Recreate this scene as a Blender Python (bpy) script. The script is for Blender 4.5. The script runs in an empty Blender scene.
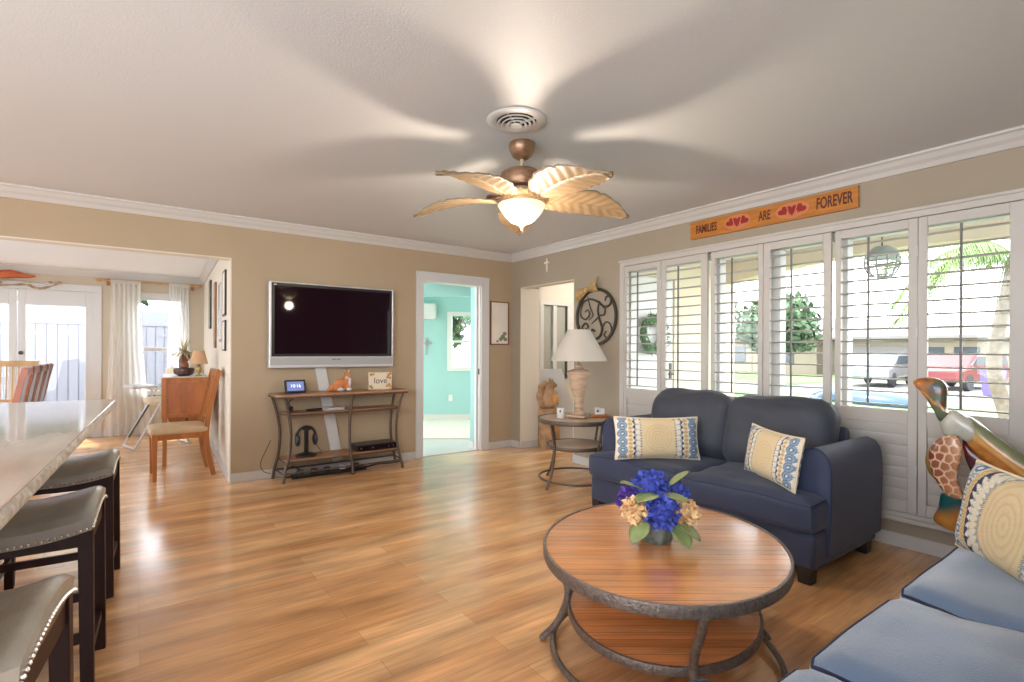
import bpy, bmesh, math, random
from mathutils import Vector, Matrix, Euler, noise

PI = math.pi
SC = bpy.context.scene
COL = SC.collection

# ------------------------------------------------------------------ camera
cam_d = bpy.data.cameras.new('camera')
cam_d.sensor_width = 36.0
cam_d.lens = 515.5 / 1024 * 36
cam_d.shift_y = 9.3 / 1024
cam_d.clip_start = 0.02
cam_o = bpy.data.objects.new('camera', cam_d)
COL.objects.link(cam_o)
cam_o.matrix_world = (Matrix.Translation((-3.90, -5.33, 1.228)) @ Matrix.Rotation(math.radians(-36.2), 4, 'Z')
                      @ Matrix.Rotation(PI / 2, 4, 'X') @ Matrix.Rotation(math.radians(0.25), 4, 'Z'))
SC.camera = cam_o

# ------------------------------------------------------------------ world, sun, exposure
w = bpy.data.worlds.new('sky')
SC.world = w
w.use_nodes = True
wn = w.node_tree
bg = wn.nodes['Background']
tc = wn.nodes.new('ShaderNodeTexCoord')
sx = wn.nodes.new('ShaderNodeSeparateXYZ')
rp = wn.nodes.new('ShaderNodeValToRGB')
wn.links.new(tc.outputs['Generated'], sx.inputs[0])
zr = wn.nodes.new('ShaderNodeMapRange')
zr.inputs['From Min'].default_value = -1.0
zr.inputs['From Max'].default_value = 1.0
wn.links.new(sx.outputs['Z'], zr.inputs[0])
wn.links.new(zr.outputs[0], rp.inputs[0])
wn.links.new(rp.outputs[0], bg.inputs['Color'])
rp.color_ramp.elements[0].position = 0.47
rp.color_ramp.elements[0].color = (1.42, 1.50, 1.58, 1)      # added fill glow below the horizon, brightens the ceiling
rp.color_ramp.elements[1].position = 0.53
rp.color_ramp.elements[1].color = (1.86, 1.96, 2.06, 1)
e_ = rp.color_ramp.elements.new(0.85)
e_.color = (1.35, 1.5, 1.7, 1)
bg.inputs['Strength'].default_value = 2.05

sun_d = bpy.data.lights.new('sun', 'SUN')
sun_d.energy = 4.0
sun_d.angle = math.radians(3)
sun_d.color = (1.0, 0.95, 0.86)
sun_o = bpy.data.objects.new('sun', sun_d)
COL.objects.link(sun_o)
sun_o.rotation_euler = Vector((0.12, -0.50, -0.95)).to_track_quat('-Z', 'Y').to_euler()

SC.view_settings.view_transform = 'Standard'
SC.view_settings.look = 'None'
SC.view_settings.exposure = 1.22
SC.view_settings.gamma = 1.0
SC.view_settings.use_curve_mapping = False

# ------------------------------------------------------------------ materials
def srgb(r, g, b):
    f = lambda c: (c / 255 / 12.92) if c / 255 <= 0.04045 else ((c / 255 + 0.055) / 1.055) ** 2.4
    return (f(r), f(g), f(b), 1)

def mat(name, col, rough=0.6, metal=0.0, var=0.0, vscale=8.0, vstretch=(1, 1, 1), bump=0.0, bscale=60.0, spec=0.5,
        emit=None, estr=0.0, attr=None, sheen=0.0, coat=0.0, subs=0.0):
    m = bpy.data.materials.new(name)
    m.use_nodes = True
    nt = m.node_tree
    b = nt.nodes['Principled BSDF']
    b.inputs['Base Color'].default_value = col
    b.inputs['Roughness'].default_value = rough
    b.inputs['Metallic'].default_value = metal
    b.inputs['Specular IOR Level'].default_value = spec
    if sheen: b.inputs['Sheen Weight'].default_value = sheen
    if coat: b.inputs['Coat Weight'].default_value = coat
    if emit:
        b.inputs['Emission Color'].default_value = emit
        b.inputs['Emission Strength'].default_value = estr
    t = nt.nodes.new('ShaderNodeTexCoord')
    mp = nt.nodes.new('ShaderNodeMapping')
    mp.inputs['Scale'].default_value = vstretch
    nt.links.new(t.outputs['Object'], mp.inputs[0])
    src = None
    if attr:
        a = nt.nodes.new('ShaderNodeAttribute')
        a.attribute_name = attr
        src = a.outputs['Color']
        nt.links.new(src, b.inputs['Base Color'])
    if var:
        n = nt.nodes.new('ShaderNodeTexNoise')
        n.inputs['Scale'].default_value = vscale
        n.inputs['Detail'].default_value = 5
        nt.links.new(mp.outputs[0], n.inputs[0])
        mr = nt.nodes.new('ShaderNodeMapRange')
        mr.inputs['From Min'].default_value = 0.3
        mr.inputs['From Max'].default_value = 0.7
        mr.inputs['To Min'].default_value = 1 - var
        mr.inputs['To Max'].default_value = 1 + var
        nt.links.new(n.outputs[0], mr.inputs[0])
        mx = nt.nodes.new('ShaderNodeVectorMath')
        mx.operation = 'SCALE'
        if src: nt.links.new(src, mx.inputs[0])
        else: mx.inputs[0].default_value = col[:3]
        nt.links.new(mr.outputs[0], mx.inputs['Scale'])
        nt.links.new(mx.outputs[0], b.inputs['Base Color'])
    if bump:
        n2 = nt.nodes.new('ShaderNodeTexNoise')
        n2.inputs['Scale'].default_value = bscale
        n2.inputs['Detail'].default_value = 4
        nt.links.new(mp.outputs[0], n2.inputs[0])
        bp = nt.nodes.new('ShaderNodeBump')
        bp.inputs['Strength'].default_value = bump
        bp.inputs['Distance'].default_value = 0.01
        nt.links.new(n2.outputs[0], bp.inputs['Height'])
        nt.links.new(bp.outputs[0], b.inputs['Normal'])
    return m

def plank_mat(name, c1, c2, c3, length, width, rough=0.3, rot=0.0, grain=0.35, mortar=0.0018, gcoat=0.0, blotch=0.25):
    m = bpy.data.materials.new(name)
    m.use_nodes = True
    nt = m.node_tree
    N, L = nt.nodes, nt.links
    b = N['Principled BSDF']
    t = N.new('ShaderNodeTexCoord')
    mp = N.new('ShaderNodeMapping')
    mp.inputs['Rotation'].default_value = (0, 0, rot)
    mp.inputs['Location'].default_value = (length * 0.18, 0, 0)
    L.new(t.outputs['Object'], mp.inputs[0])
    br = N.new('ShaderNodeTexBrick')
    br.inputs['Scale'].default_value = 1.0
    br.inputs['Brick Width'].default_value = length
    br.inputs['Row Height'].default_value = width
    br.inputs['Mortar Size'].default_value = mortar
    br.inputs['Mortar Smooth'].default_value = 0.2
    br.inputs['Bias'].default_value = 0.0
    br.offset = 0.37
    br.inputs['Color1'].default_value = c1
    br.inputs['Color2'].default_value = c2
    br.inputs['Mortar'].default_value = c3
    L.new(mp.outputs[0], br.inputs[0])
    mg = N.new('ShaderNodeMapping')
    mg.inputs['Scale'].default_value = (1.3, 22, 1)
    L.new(mp.outputs[0], mg.inputs[0])
    n = N.new('ShaderNodeTexNoise')
    n.inputs['Scale'].default_value = 2.2
    n.inputs['Detail'].default_value = 8
    n.inputs['Distortion'].default_value = 1.2
    L.new(mg.outputs[0], n.inputs[0])
    mg2 = N.new('ShaderNodeMapping')
    mg2.inputs['Scale'].default_value = (1.0, 4.5, 1)
    L.new(mp.outputs[0], mg2.inputs[0])
    n2 = N.new('ShaderNodeTexNoise')
    n2.inputs['Scale'].default_value = 1.6
    n2.inputs['Detail'].default_value = 3
    L.new(mg2.outputs[0], n2.inputs[0])
    r1 = N.new('ShaderNodeMapRange')
    r1.inputs['From Min'].default_value = 0.3; r1.inputs['From Max'].default_value = 0.7
    r1.inputs['To Min'].default_value = 1 - grain; r1.inputs['To Max'].default_value = 1 + grain * 0.6
    L.new(n.outputs[0], r1.inputs[0])
    r2 = N.new('ShaderNodeMapRange')
    r2.inputs['From Min'].default_value = 0.3; r2.inputs['From Max'].default_value = 0.7
    r2.inputs['To Min'].default_value = 1 - blotch; r2.inputs['To Max'].default_value = 1 + blotch
    L.new(n2.outputs[0], r2.inputs[0])
    mu = N.new('ShaderNodeMath'); mu.operation = 'MULTIPLY'
    L.new(r1.outputs[0], mu.inputs[0]); L.new(r2.outputs[0], mu.inputs[1])
    sc = N.new('ShaderNodeVectorMath'); sc.operation = 'SCALE'
    L.new(br.outputs[0], sc.inputs[0]); L.new(mu.outputs[0], sc.inputs['Scale'])
    L.new(sc.outputs[0], b.inputs['Base Color'])
    b.inputs['Roughness'].default_value = rough
    b.inputs['Coat Weight'].default_value = gcoat
    b.inputs['Coat Roughness'].default_value = 0.15
    bp = N.new('ShaderNodeBump'); bp.inputs['Strength'].default_value = 0.12; bp.inputs['Distance'].default_value = 0.004
    L.new(n.outputs[0], bp.inputs['Height']); L.new(bp.outputs[0], b.inputs['Normal'])
    return m

def glass_mat(name, tint=(1, 1, 1, 1), gloss=0.02, rough=0.0):
    m = bpy.data.materials.new(name)
    m.use_nodes = True
    nt = m.node_tree
    for n in list(nt.nodes): nt.nodes.remove(n)
    o = nt.nodes.new('ShaderNodeOutputMaterial')
    mx = nt.nodes.new('ShaderNodeMixShader')
    tr = nt.nodes.new('ShaderNodeBsdfTransparent'); tr.inputs[0].default_value = tint
    gl = nt.nodes.new('ShaderNodeBsdfGlossy'); gl.inputs['Roughness'].default_value = rough
    mx.inputs[0].default_value = gloss
    nt.links.new(tr.outputs[0], mx.inputs[1]); nt.links.new(gl.outputs[0], mx.inputs[2])
    nt.links.new(mx.outputs[0], o.inputs[0])
    return m

def sheer_mat(name, col, see=0.35):
    m = bpy.data.materials.new(name)
    m.use_nodes = True
    nt = m.node_tree
    for n in list(nt.nodes): nt.nodes.remove(n)
    o = nt.nodes.new('ShaderNodeOutputMaterial')
    mx = nt.nodes.new('ShaderNodeMixShader'); mx2 = nt.nodes.new('ShaderNodeMixShader')
    tr = nt.nodes.new('ShaderNodeBsdfTransparent')
    df = nt.nodes.new('ShaderNodeBsdfDiffuse'); df.inputs[0].default_value = col
    tl = nt.nodes.new('ShaderNodeBsdfTranslucent'); tl.inputs[0].default_value = col
    mx.inputs[0].default_value = 0.5
    nt.links.new(df.outputs[0], mx.inputs[1]); nt.links.new(tl.outputs[0], mx.inputs[2])
    mx2.inputs[0].default_value = 1 - see
    nt.links.new(tr.outputs[0], mx2.inputs[1]); nt.links.new(mx.outputs[0], mx2.inputs[2])
    nt.links.new(mx2.outputs[0], o.inputs[0])
    return m

M = {}
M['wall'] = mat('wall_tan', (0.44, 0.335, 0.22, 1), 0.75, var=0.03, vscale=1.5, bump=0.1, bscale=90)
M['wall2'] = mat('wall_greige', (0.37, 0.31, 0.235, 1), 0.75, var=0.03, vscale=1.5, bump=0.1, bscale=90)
M['wall_pale'] = mat('wall_pale', (0.74, 0.68, 0.58, 1), 0.75)
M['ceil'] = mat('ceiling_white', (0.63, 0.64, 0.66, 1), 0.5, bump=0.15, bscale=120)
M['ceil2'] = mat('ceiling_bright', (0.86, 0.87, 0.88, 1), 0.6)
M['trim'] = mat('trim_white', (0.60, 0.58, 0.56, 1), 0.35)
M['shut'] = mat('shutter_white', (0.54, 0.505, 0.47, 1), 0.4)
M['aqua'] = mat('wall_aqua', (0.31, 0.54, 0.525, 1), 0.7)
M['aquac'] = mat('ceiling_aqua', (0.33, 0.68, 0.62, 1), 0.7)
M['floor'] = plank_mat('floor_planks', (0.66, 0.335, 0.14, 1), (0.80, 0.48, 0.235, 1), (0.46, 0.23, 0.10, 1), 1.22, 0.125, rough=0.22, gcoat=0.35, grain=0.16, mortar=0.001, blotch=0.3)
M['tile'] = mat('tile_floor', (0.50, 0.47, 0.42, 1), 0.3, var=0.08, vscale=3)
M['carpet'] = mat('aqua_room_carpet', (0.62, 0.58, 0.46, 1), 0.95, var=0.06, vscale=30)
M['concrete'] = mat('concrete', (0.28, 0.27, 0.25, 1), 0.9, var=0.08, vscale=3)
M['grass'] = mat('grass', (0.11, 0.155, 0.055, 1), 0.95, var=0.25, vscale=5)
M['road'] = mat('road', (0.17, 0.17, 0.175, 1), 0.9)
M['glass'] = glass_mat('window_glass')
M['sheer'] = sheer_mat('sheer_voile', (0.92, 0.91, 0.88, 1), 0.25)
M['metal_brown'] = mat('aged_iron', (0.13, 0.095, 0.075, 1), 0.45, 0.6, var=0.25, vscale=60, bump=0.3, bscale=120)
M['table_rim'] = mat('hammered_metal', (0.20, 0.165, 0.145, 1), 0.42, 0.55, var=0.3, vscale=70, bump=0.5, bscale=130)
M['table_wood'] = plank_mat('table_wood', (0.62, 0.25, 0.085, 1), (0.74, 0.33, 0.12, 1), (0.32, 0.12, 0.05, 1), 12.0, 0.045, rough=0.24, rot=math.radians(66), grain=0.22, mortar=0.0016, gcoat=1.0)
M['shelf_wood'] = plank_mat('shelf_wood', (0.36, 0.165, 0.07, 1), (0.43, 0.21, 0.10, 1), (0.18, 0.08, 0.04, 1), 3.0, 0.11, rough=0.38, grain=0.35)
M['end_wood'] = plank_mat('end_table_wood', (0.46, 0.31, 0.20, 1), (0.54, 0.38, 0.26, 1), (0.22, 0.14, 0.09, 1), 3.0, 0.09, rough=0.3, rot=0.5, grain=0.35)
M['navy'] = mat('navy_twill', (0.028, 0.040, 0.088, 1), 0.62, var=0.12, vscale=9, bump=0.25, bscale=300, sheen=0.12)
M['navy_back'] = mat('navy_twill_cushion', (0.036, 0.043, 0.062, 1), 0.6, var=0.12, vscale=9, bump=0.25, bscale=300, sheen=0.12)
M['navy_pipe'] = mat('navy_piping', (0.018, 0.03, 0.075, 1), 0.7)
M['foot'] = mat('dark_foot', (0.018, 0.014, 0.013, 1), 0.4)
M['paint'] = mat('woven_print', (1, 1, 1, 1), 0.85, attr='Col', bump=0.3, bscale=250)
M['painted'] = mat('painted_finish', (1, 1, 1, 1), 0.25, attr='Col', var=0.12, vscale=20, coat=0.4)
M['cream'] = mat('cream_cloth', (0.78, 0.68, 0.50, 1), 0.85)
M['white'] = mat('white_gloss', (0.64, 0.63, 0.62, 1), 0.35)
M['black'] = mat('black_plastic', (0.012, 0.012, 0.013, 1), 0.35)
M['silver'] = mat('silver_plastic', (0.62, 0.62, 0.63, 1), 0.35, 0.35)
M['silver_d'] = mat('silver_speaker_mesh', (0.42, 0.42, 0.43, 1), 0.5, 0.3)
M['screen'] = mat('tv_glass', (0.012, 0.004, 0.008, 1), 0.04, spec=0.12)
M['leather'] = mat('grey_leather', (0.34, 0.335, 0.305, 1), 0.22, var=0.1, vscale=12, bump=0.12, bscale=120, spec=0.7)
M['leather2'] = mat('taupe_leather', (0.40, 0.37, 0.31, 1), 0.26, var=0.1, vscale=12, bump=0.12, bscale=120, spec=0.7)
M['espresso'] = mat('espresso_wood', (0.028, 0.009, 0.008, 1), 0.45, spec=0.25, var=0.2, vscale=6, vstretch=(8, 8, 1))
M['nail'] = mat('nailhead', (0.75, 0.72, 0.66, 1), 0.25, 0.8)
M['stone'] = mat('polished_marble', (0.42, 0.33, 0.25, 1), 0.10, var=0.14, vscale=4, vstretch=(3, 0.6, 1), spec=0.6)
M['stone_edge'] = mat('chiselled_marble_edge', (0.66, 0.62, 0.56, 1), 0.5, var=0.3, vscale=40, bump=0.6, bscale=60)
M['oak'] = mat('honey_wood', (0.38, 0.13, 0.03, 1), 0.35, var=0.22, vscale=4, vstretch=(6, 6, 1))
M['oak_panel'] = mat('orange_wood_panel', (0.42, 0.13, 0.035, 1), 0.3, var=0.25, vscale=3, vstretch=(4, 4, 1))
M['blond'] = mat('blond_wood', (0.55, 0.33, 0.14, 1), 0.4, var=0.15, vscale=4, vstretch=(6, 6, 1))
M['greywood'] = mat('grey_wood', (0.33, 0.35, 0.36, 1), 0.3, var=0.1, vscale=4)
M['rust'] = mat('rust_wood', (0.38, 0.09, 0.03, 1), 0.3, var=0.15, vscale=4)
M['seat_tan'] = mat('tan_seat', (0.50, 0.36, 0.215, 1), 0.7, var=0.06, vscale=20)
M['frame_br'] = mat('brown_frame', (0.22, 0.085, 0.04, 1), 0.4)
M['paper'] = mat('paper', (0.80, 0.74, 0.66, 1), 0.8, var=0.05, vscale=6)
M['fan_br'] = mat('fan_bronze', (0.30, 0.165, 0.095, 1), 0.35, 0.5, var=0.3, vscale=15, vstretch=(1, 1, 6))
M['fan_lt'] = mat('fan_brushed', (0.55, 0.43, 0.30, 1), 0.35, 0.4, var=0.2, vscale=15)
M['sign'] = mat('orange_sign', (0.47, 0.17, 0.022, 1), 0.45, var=0.18, vscale=5, vstretch=(1, 1, 8))
M['letter'] = mat('burnt_letter', (0.10, 0.02, 0.012, 1), 0.6)
M['red'] = mat('red_paint', (0.30, 0.012, 0.008, 1), 0.5)
M['salmon'] = mat('salmon_paint', (0.58, 0.20, 0.09, 1), 0.5)
M['iron'] = mat('wrought_iron', (0.055, 0.045, 0.032, 1), 0.45, 0.4)
M['burlap'] = mat('burlap', (0.52, 0.34, 0.15, 1), 0.95, var=0.2, vscale=40, bump=0.6, bscale=150)
M['shade'] = mat('linen_shade', (0.56, 0.52, 0.46, 1), 0.9, bump=0.15, bscale=250)
M['urn'] = mat('whitewashed_wood', (0.52, 0.37, 0.26, 1), 0.6, var=0.22, vscale=6, vstretch=(1, 1, 8), bump=0.2)
M['carve'] = mat('carved_log', (0.40, 0.24, 0.13, 1), 0.75, var=0.4, vscale=9, bump=0.6, bscale=25)
M['carve_o'] = mat('carved_orange', (0.60, 0.27, 0.07, 1), 0.55, var=0.3, vscale=12, bump=0.4, bscale=40)
M['fox'] = mat('glazed_orange', (0.60, 0.20, 0.055, 1), 0.3, var=0.3, vscale=12)
M['blue_petal'] = mat('blue_petal', (0.06, 0.09, 0.46, 1), 0.7, var=0.4, vscale=30)
M['violet_petal'] = mat('violet_petal', (0.10, 0.045, 0.32, 1), 0.7, var=0.4, vscale=30)
M['cream_petal'] = mat('cream_petal', (0.86, 0.58, 0.30, 1), 0.7, var=0.15, vscale=30)
M['leaf'] = mat('sage_leaf', (0.27, 0.33, 0.13, 1), 0.6, var=0.25, vscale=15)
M['vase'] = mat('grey_glazed_pot', (0.13, 0.15, 0.13, 1), 0.35, var=0.5, vscale=35, bump=0.4, bscale=60)
M['foliage'] = mat('tree_foliage', (0.065, 0.115, 0.05, 1), 0.8, var=0.4, vscale=4)
M['foliage2'] = mat('palm_frond', (0.15, 0.22, 0.07, 1), 0.7, var=0.2, vscale=4)
M['bark'] = mat('tree_bark', (0.16, 0.125, 0.09, 1), 0.9, var=0.3, vscale=10)
M['stucco'] = mat('exterior_stucco', (0.72, 0.62, 0.47, 1), 0.9)
M['fence'] = mat('white_vinyl', (0.20, 0.20, 0.23, 1), 0.5)
M['stucco_far'] = mat('house_stucco', (0.27, 0.225, 0.165, 1), 0.9)
M['roof'] = mat('shingle_roof', (0.19, 0.175, 0.165, 1), 0.9, var=0.15, vscale=20)
M['car_silver'] = mat('car_silver_paint', (0.20, 0.215, 0.24, 1), 0.25, 0.3)
M['car_blue'] = mat('car_blue_paint', (0.04, 0.08, 0.14, 1), 0.2, 0.2)
M['car_red'] = mat('car_red_paint', (0.16, 0.035, 0.035, 1), 0.25, 0.2)
M['car_glass'] = mat('car_glass', (0.06, 0.07, 0.08, 1), 0.1)
M['tyre'] = mat('tyre', (0.03, 0.03, 0.03, 1), 0.8)
M['purple'] = mat('violet_bin', (0.13, 0.10, 0.30, 1), 0.5)
M['wreath'] = mat('wreath_green', (0.12, 0.20, 0.10, 1), 0.9, var=0.3, vscale=15)
M['opal'] = mat('opal_glass', (0.95, 0.86, 0.68, 1), 0.3, emit=(1.0, 0.70, 0.38, 1), estr=0.32)
_n = M['opal'].node_tree; _t = _n.nodes.new('ShaderNodeBsdfTranslucent'); _t.inputs[0].default_value = (1, .86, .64, 1)
_m = _n.nodes.new('ShaderNodeMixShader'); _m.inputs[0].default_value = .25
_n.links.new(_n.nodes['Principled BSDF'].outputs[0], _m.inputs[1]); _n.links.new(_t.outputs[0], _m.inputs[2])
_n.links.new(_m.outputs[0], _n.nodes['Material Output'].inputs[0])
M['globe'] = mat('amber_globe', (0.9, 0.6, 0.4, 1), 0.3, emit=(1.0, 0.42, 0.20, 1), estr=5.0)
M['lcd'] = mat('tablet_lcd', (0.06, 0.07, 0.16, 1), 0.2, emit=(0.16, 0.2, 0.42, 1), estr=0.5)
M['lcdtext'] = mat('tablet_digits', (0.5, 0.6, 0.8, 1), 0.4, emit=(0.5, 0.6, 0.9, 1), estr=0.8)
M['duct_dark'] = mat('vent_dark', (0.05, 0.035, 0.03, 1), 0.8)
M['lampshade_tan'] = mat('tan_lampshade', (0.55, 0.33, 0.18, 1), 0.8)
M['pot_dark'] = mat('dark_bowl', (0.08, 0.035, 0.025, 1), 0.4)
M['spiky'] = mat('airplant_leaf', (0.50, 0.42, 0.24, 1), 0.7, var=0.3, vscale=10)
M['driftwood'] = mat('driftwood', (0.42, 0.31, 0.20, 1), 0.9, var=0.3, vscale=15)
M['coral'] = mat('coral_red', (0.50, 0.10, 0.02, 1), 0.5, var=0.2, vscale=15)
M['mirrorgrey'] = mat('frosted_pane', (0.42, 0.43, 0.38, 1), 0.12)
M['rod'] = mat('tilt_rod_grey', (0.16, 0.15, 0.14, 1), 0.4)
M['sky_blue'] = mat('pale_tray', (0.5, 0.55, 0.6, 1), 0.4)

# ------------------------------------------------------------------ geometry helpers
def frame_from(d):
    d = d.normalized()
    up = Vector((0, 0, 1)) if abs(d.z) < 0.95 else Vector((1, 0, 0))
    a = d.cross(up).normalized()
    return a, a.cross(d).normalized()

class MB:
    def __init__(s):
        s.bm = bmesh.new()
    def box(s, a, b, T=None):
        x0, x1 = sorted((a[0], b[0])); y0, y1 = sorted((a[1], b[1])); z0, z1 = sorted((a[2], b[2]))
        P = [(x0, y0, z0), (x1, y0, z0), (x1, y1, z0), (x0, y1, z0), (x0, y0, z1), (x1, y0, z1), (x1, y1, z1), (x0, y1, z1)]
        v = [s.bm.verts.new(T @ Vector(p) if T else p) for p in P]
        for f in ((0, 3, 2, 1), (4, 5, 6, 7), (0, 1, 5, 4), (1, 2, 6, 5), (2, 3, 7, 6), (3, 0, 4, 7)):
            s.bm.faces.new([v[i] for i in f])
        return s
    def beam(s, p, q, wa, wb, up=None, wa2=None, wb2=None):
        """square bar from p to q, wa across, wb along the up axis"""
        p, q = Vector(p), Vector(q)
        d = (q - p).normalized()
        u = Vector(up) if up else (Vector((0, 0, 1)) if abs(d.z) < 0.9 else Vector((0, 1, 0)))
        a = d.cross(u).normalized(); b = a.cross(d).normalized()
        wa2 = wa if wa2 is None else wa2; wb2 = wb if wb2 is None else wb2
        v = []
        for c, x, y in ((p, wa, wb), (q, wa2, wb2)):
            for i, j in ((-1, -1), (1, -1), (1, 1), (-1, 1)):
                v.append(s.bm.verts.new(c + a * x / 2 * i + b * y / 2 * j))
        for f in ((0, 3, 2, 1), (4, 5, 6, 7), (0, 1, 5, 4), (1, 2, 6, 5), (2, 3, 7, 6), (3, 0, 4, 7)):
            s.bm.faces.new([v[i] for i in f])
        return s
    def tube(s, pts, r, seg=10, closed=False, sx=1.0):
        pts = [Vector(p) for p in pts]
        n = len(pts)
        rs = r if isinstance(r, (list, tuple)) else [r] * n
        rings = []
        pa = None
        for i, p in enumerate(pts):
            if closed: d = pts[(i + 1) % n] - pts[i - 1]
            else: d = pts[min(i + 1, n - 1)] - pts[max(i - 1, 0)]
            if d.length < 1e-9: d = Vector((0, 0, 1))
            d.normalize()
            if pa is None: a, b = frame_from(d)
            else:
                a = (pa - d * pa.dot(d))
                if a.length < 1e-6: a, _ = frame_from(d)
                a.normalize(); b = a.cross(d)
            pa = a
            rings.append([s.bm.verts.new(p + (a * math.cos(2 * PI * k / seg) * sx + b * math.sin(2 * PI * k / seg)) * rs[i]) for k in range(seg)])
        m = n if closed else n - 1
        for i in range(m):
            A, B = rings[i], rings[(i + 1) % n]
            for k in range(seg):
                s.bm.faces.new([A[k], A[(k + 1) % seg], B[(k + 1) % seg], B[k]])
        if not closed:
            s.bm.faces.new(list(reversed(rings[0]))); s.bm.faces.new(rings[-1])
        return s
    def lathe(s, prof, c=(0, 0, 0), seg=32, T=None, sx=1.0, sy=1.0):
        c = Vector(c)
        rings = []
        for r, z in prof:
            if r < 1e-5:
                p = c + Vector((0, 0, z)); rings.append([s.bm.verts.new(T @ p if T else p)])
            else:
                R = []
                for k in range(seg):
                    p = c + Vector((r * sx * math.cos(2 * PI * k / seg), r * sy * math.sin(2 * PI * k / seg), z))
                    R.append(s.bm.verts.new(T @ p if T else p))
                rings.append(R)
        for A, B in zip(rings, rings[1:]):
            if len(A) == 1 and len(B) == 1: continue
            for k in range(seg):
                k2 = (k + 1) % seg
                if len(A) == 1: s.bm.faces.new([A[0], B[k2], B[k]])
                elif len(B) == 1: s.bm.faces.new([A[k], A[k2], B[0]])
                else: s.bm.faces.new([A[k], A[k2], B[k2], B[k]])
        return s
    def prism(s, poly, h0, h1, T):
        """poly in local xy, extruded along local z, T to the part's space"""
        A = [s.bm.verts.new(T @ Vector((p[0], p[1], h0))) for p in poly]
        B = [s.bm.verts.new(T @ Vector((p[0], p[1], h1))) for p in poly]
        n = len(poly)
        s.bm.faces.new(list(reversed(A))); s.bm.faces.new(B)
        for i in range(n):
            s.bm.faces.new([A[i], A[(i + 1) % n], B[(i + 1) % n], B[i]])
        return s
    def lens(s, poly, th, T, c=None, rings=5, sub=3):
        """a pillowed solid over an outline"""
        n = len(poly)
        P = []
        for i in range(n):      # Catmull-Rom smoothing of the outline
            p0, p1, p2, p3 = [Vector(poly[(i + k) % n]).to_2d() for k in (-1, 0, 1, 2)]
            for k in range(sub):
                t = k / sub
                P.append(0.5 * ((2 * p1) + (p2 - p0) * t + (2 * p0 - 5 * p1 + 4 * p2 - p3) * t * t + (3 * p1 - p0 - 3 * p2 + p3) * t ** 3))
        if c is None:
            c = sum(P, Vector((0, 0))) / len(P)
        c = Vector(c)
        m = len(P)
        for sg in (1, -1):
            prev = None
            for k in range(rings):
                f = 1 - k / rings
                z = sg * th * (0.25 + 0.75 * math.sqrt(max(0, 1 - f ** 4)))
                R = [s.bm.verts.new(T @ Vector((*(c + (p - c) * f), z))) for p in P]
                if k == 0:
                    if sg == 1: top = R
                    else:
                        for i in range(m): s.bm.faces.new([R[i], R[(i + 1) % m], top[(i + 1) % m], top[i]])
                if prev:
                    for i in range(m): s.bm.faces.new([prev[i], prev[(i + 1) % m], R[(i + 1) % m], R[i]])
                prev = R
            v = s.bm.verts.new(T @ Vector((*c, sg * th)))
            for i in range(m): s.bm.faces.new([prev[i], prev[(i + 1) % m], v])
        return s
    def ball(s, c, r, seg=16, rings=10, T=None):
        r = (r, r, r) if not isinstance(r, (list, tuple)) else r
        c = Vector(c)
        T = T or Matrix.Identity(4)
        g = []
        for i in range(rings + 1):
            th = PI * i / rings
            if i in (0, rings):
                g.append([s.bm.verts.new(c + T.to_3x3() @ Vector((0, 0, r[2] * math.cos(th))))])
            else:
                g.append([s.bm.verts.new(c + T.to_3x3() @ Vector((r[0] * math.sin(th) * math.cos(2 * PI * k / seg), r[1] * math.sin(th) * math.sin(2 * PI * k / seg), r[2] * math.cos(th)))) for k in range(seg)])
        for A, B in zip(g, g[1:]):
            for k in range(seg):
                k2 = (k + 1) % seg
                if len(A) == 1: s.bm.faces.new([A[0], B[k], B[k2]])
                elif len(B) == 1: s.bm.faces.new([A[k2], A[k], B[0]])
                else: s.bm.faces.new([A[k], B[k], B[k2], A[k2]])
        return s
    def sheet(s, fn, nu, nv, close=False):
        V = [[s.bm.verts.new(fn(i / nu, j / nv)) for j in range(nv + 1)] for i in range(nu + 1)]
        for i in range(nu):
            for j in range(nv):
                s.bm.faces.new([V[i][j], V[i + 1][j], V[i + 1][j + 1], V[i][j + 1]])
        return s
    def build(s, name, m, parent=None, smooth=True, bevel=0.0, seg=2, solid=0.0, remesh=0.0, subsurf=0, fix=True):
        if fix: bmesh.ops.recalc_face_normals(s.bm, faces=s.bm.faces)
        me = bpy.data.meshes.new(name)
        s.bm.to_mesh(me); s.bm.free()
        o = bpy.data.objects.new(name, me)
        COL.objects.link(o)
        me.materials.append(M[m] if isinstance(m, str) else m)
        if smooth:
            for p in me.polygons: p.use_smooth = True
            if not remesh and not subsurf:
                me.set_sharp_from_angle(angle=math.radians(38))
        if parent: o.parent = parent
        if remesh:
            r = o.modifiers.new('r', 'REMESH'); r.mode = 'VOXEL'; r.voxel_size = remesh; r.use_smooth_shade = True
            q = o.modifiers.new('s', 'SMOOTH'); q.iterations = 4; q.factor = 0.6
        if solid:
            q = o.modifiers.new('t', 'SOLIDIFY'); q.thickness = solid; q.offset = 0
        if subsurf:
            q = o.modifiers.new('ss', 'SUBSURF'); q.levels = subsurf; q.render_levels = subsurf
        if bevel:
            q = o.modifiers.new('b', 'BEVEL'); q.width = bevel; q.segments = seg; q.limit_method = 'ANGLE'; q.angle_limit = math.radians(40)
        return o

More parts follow.
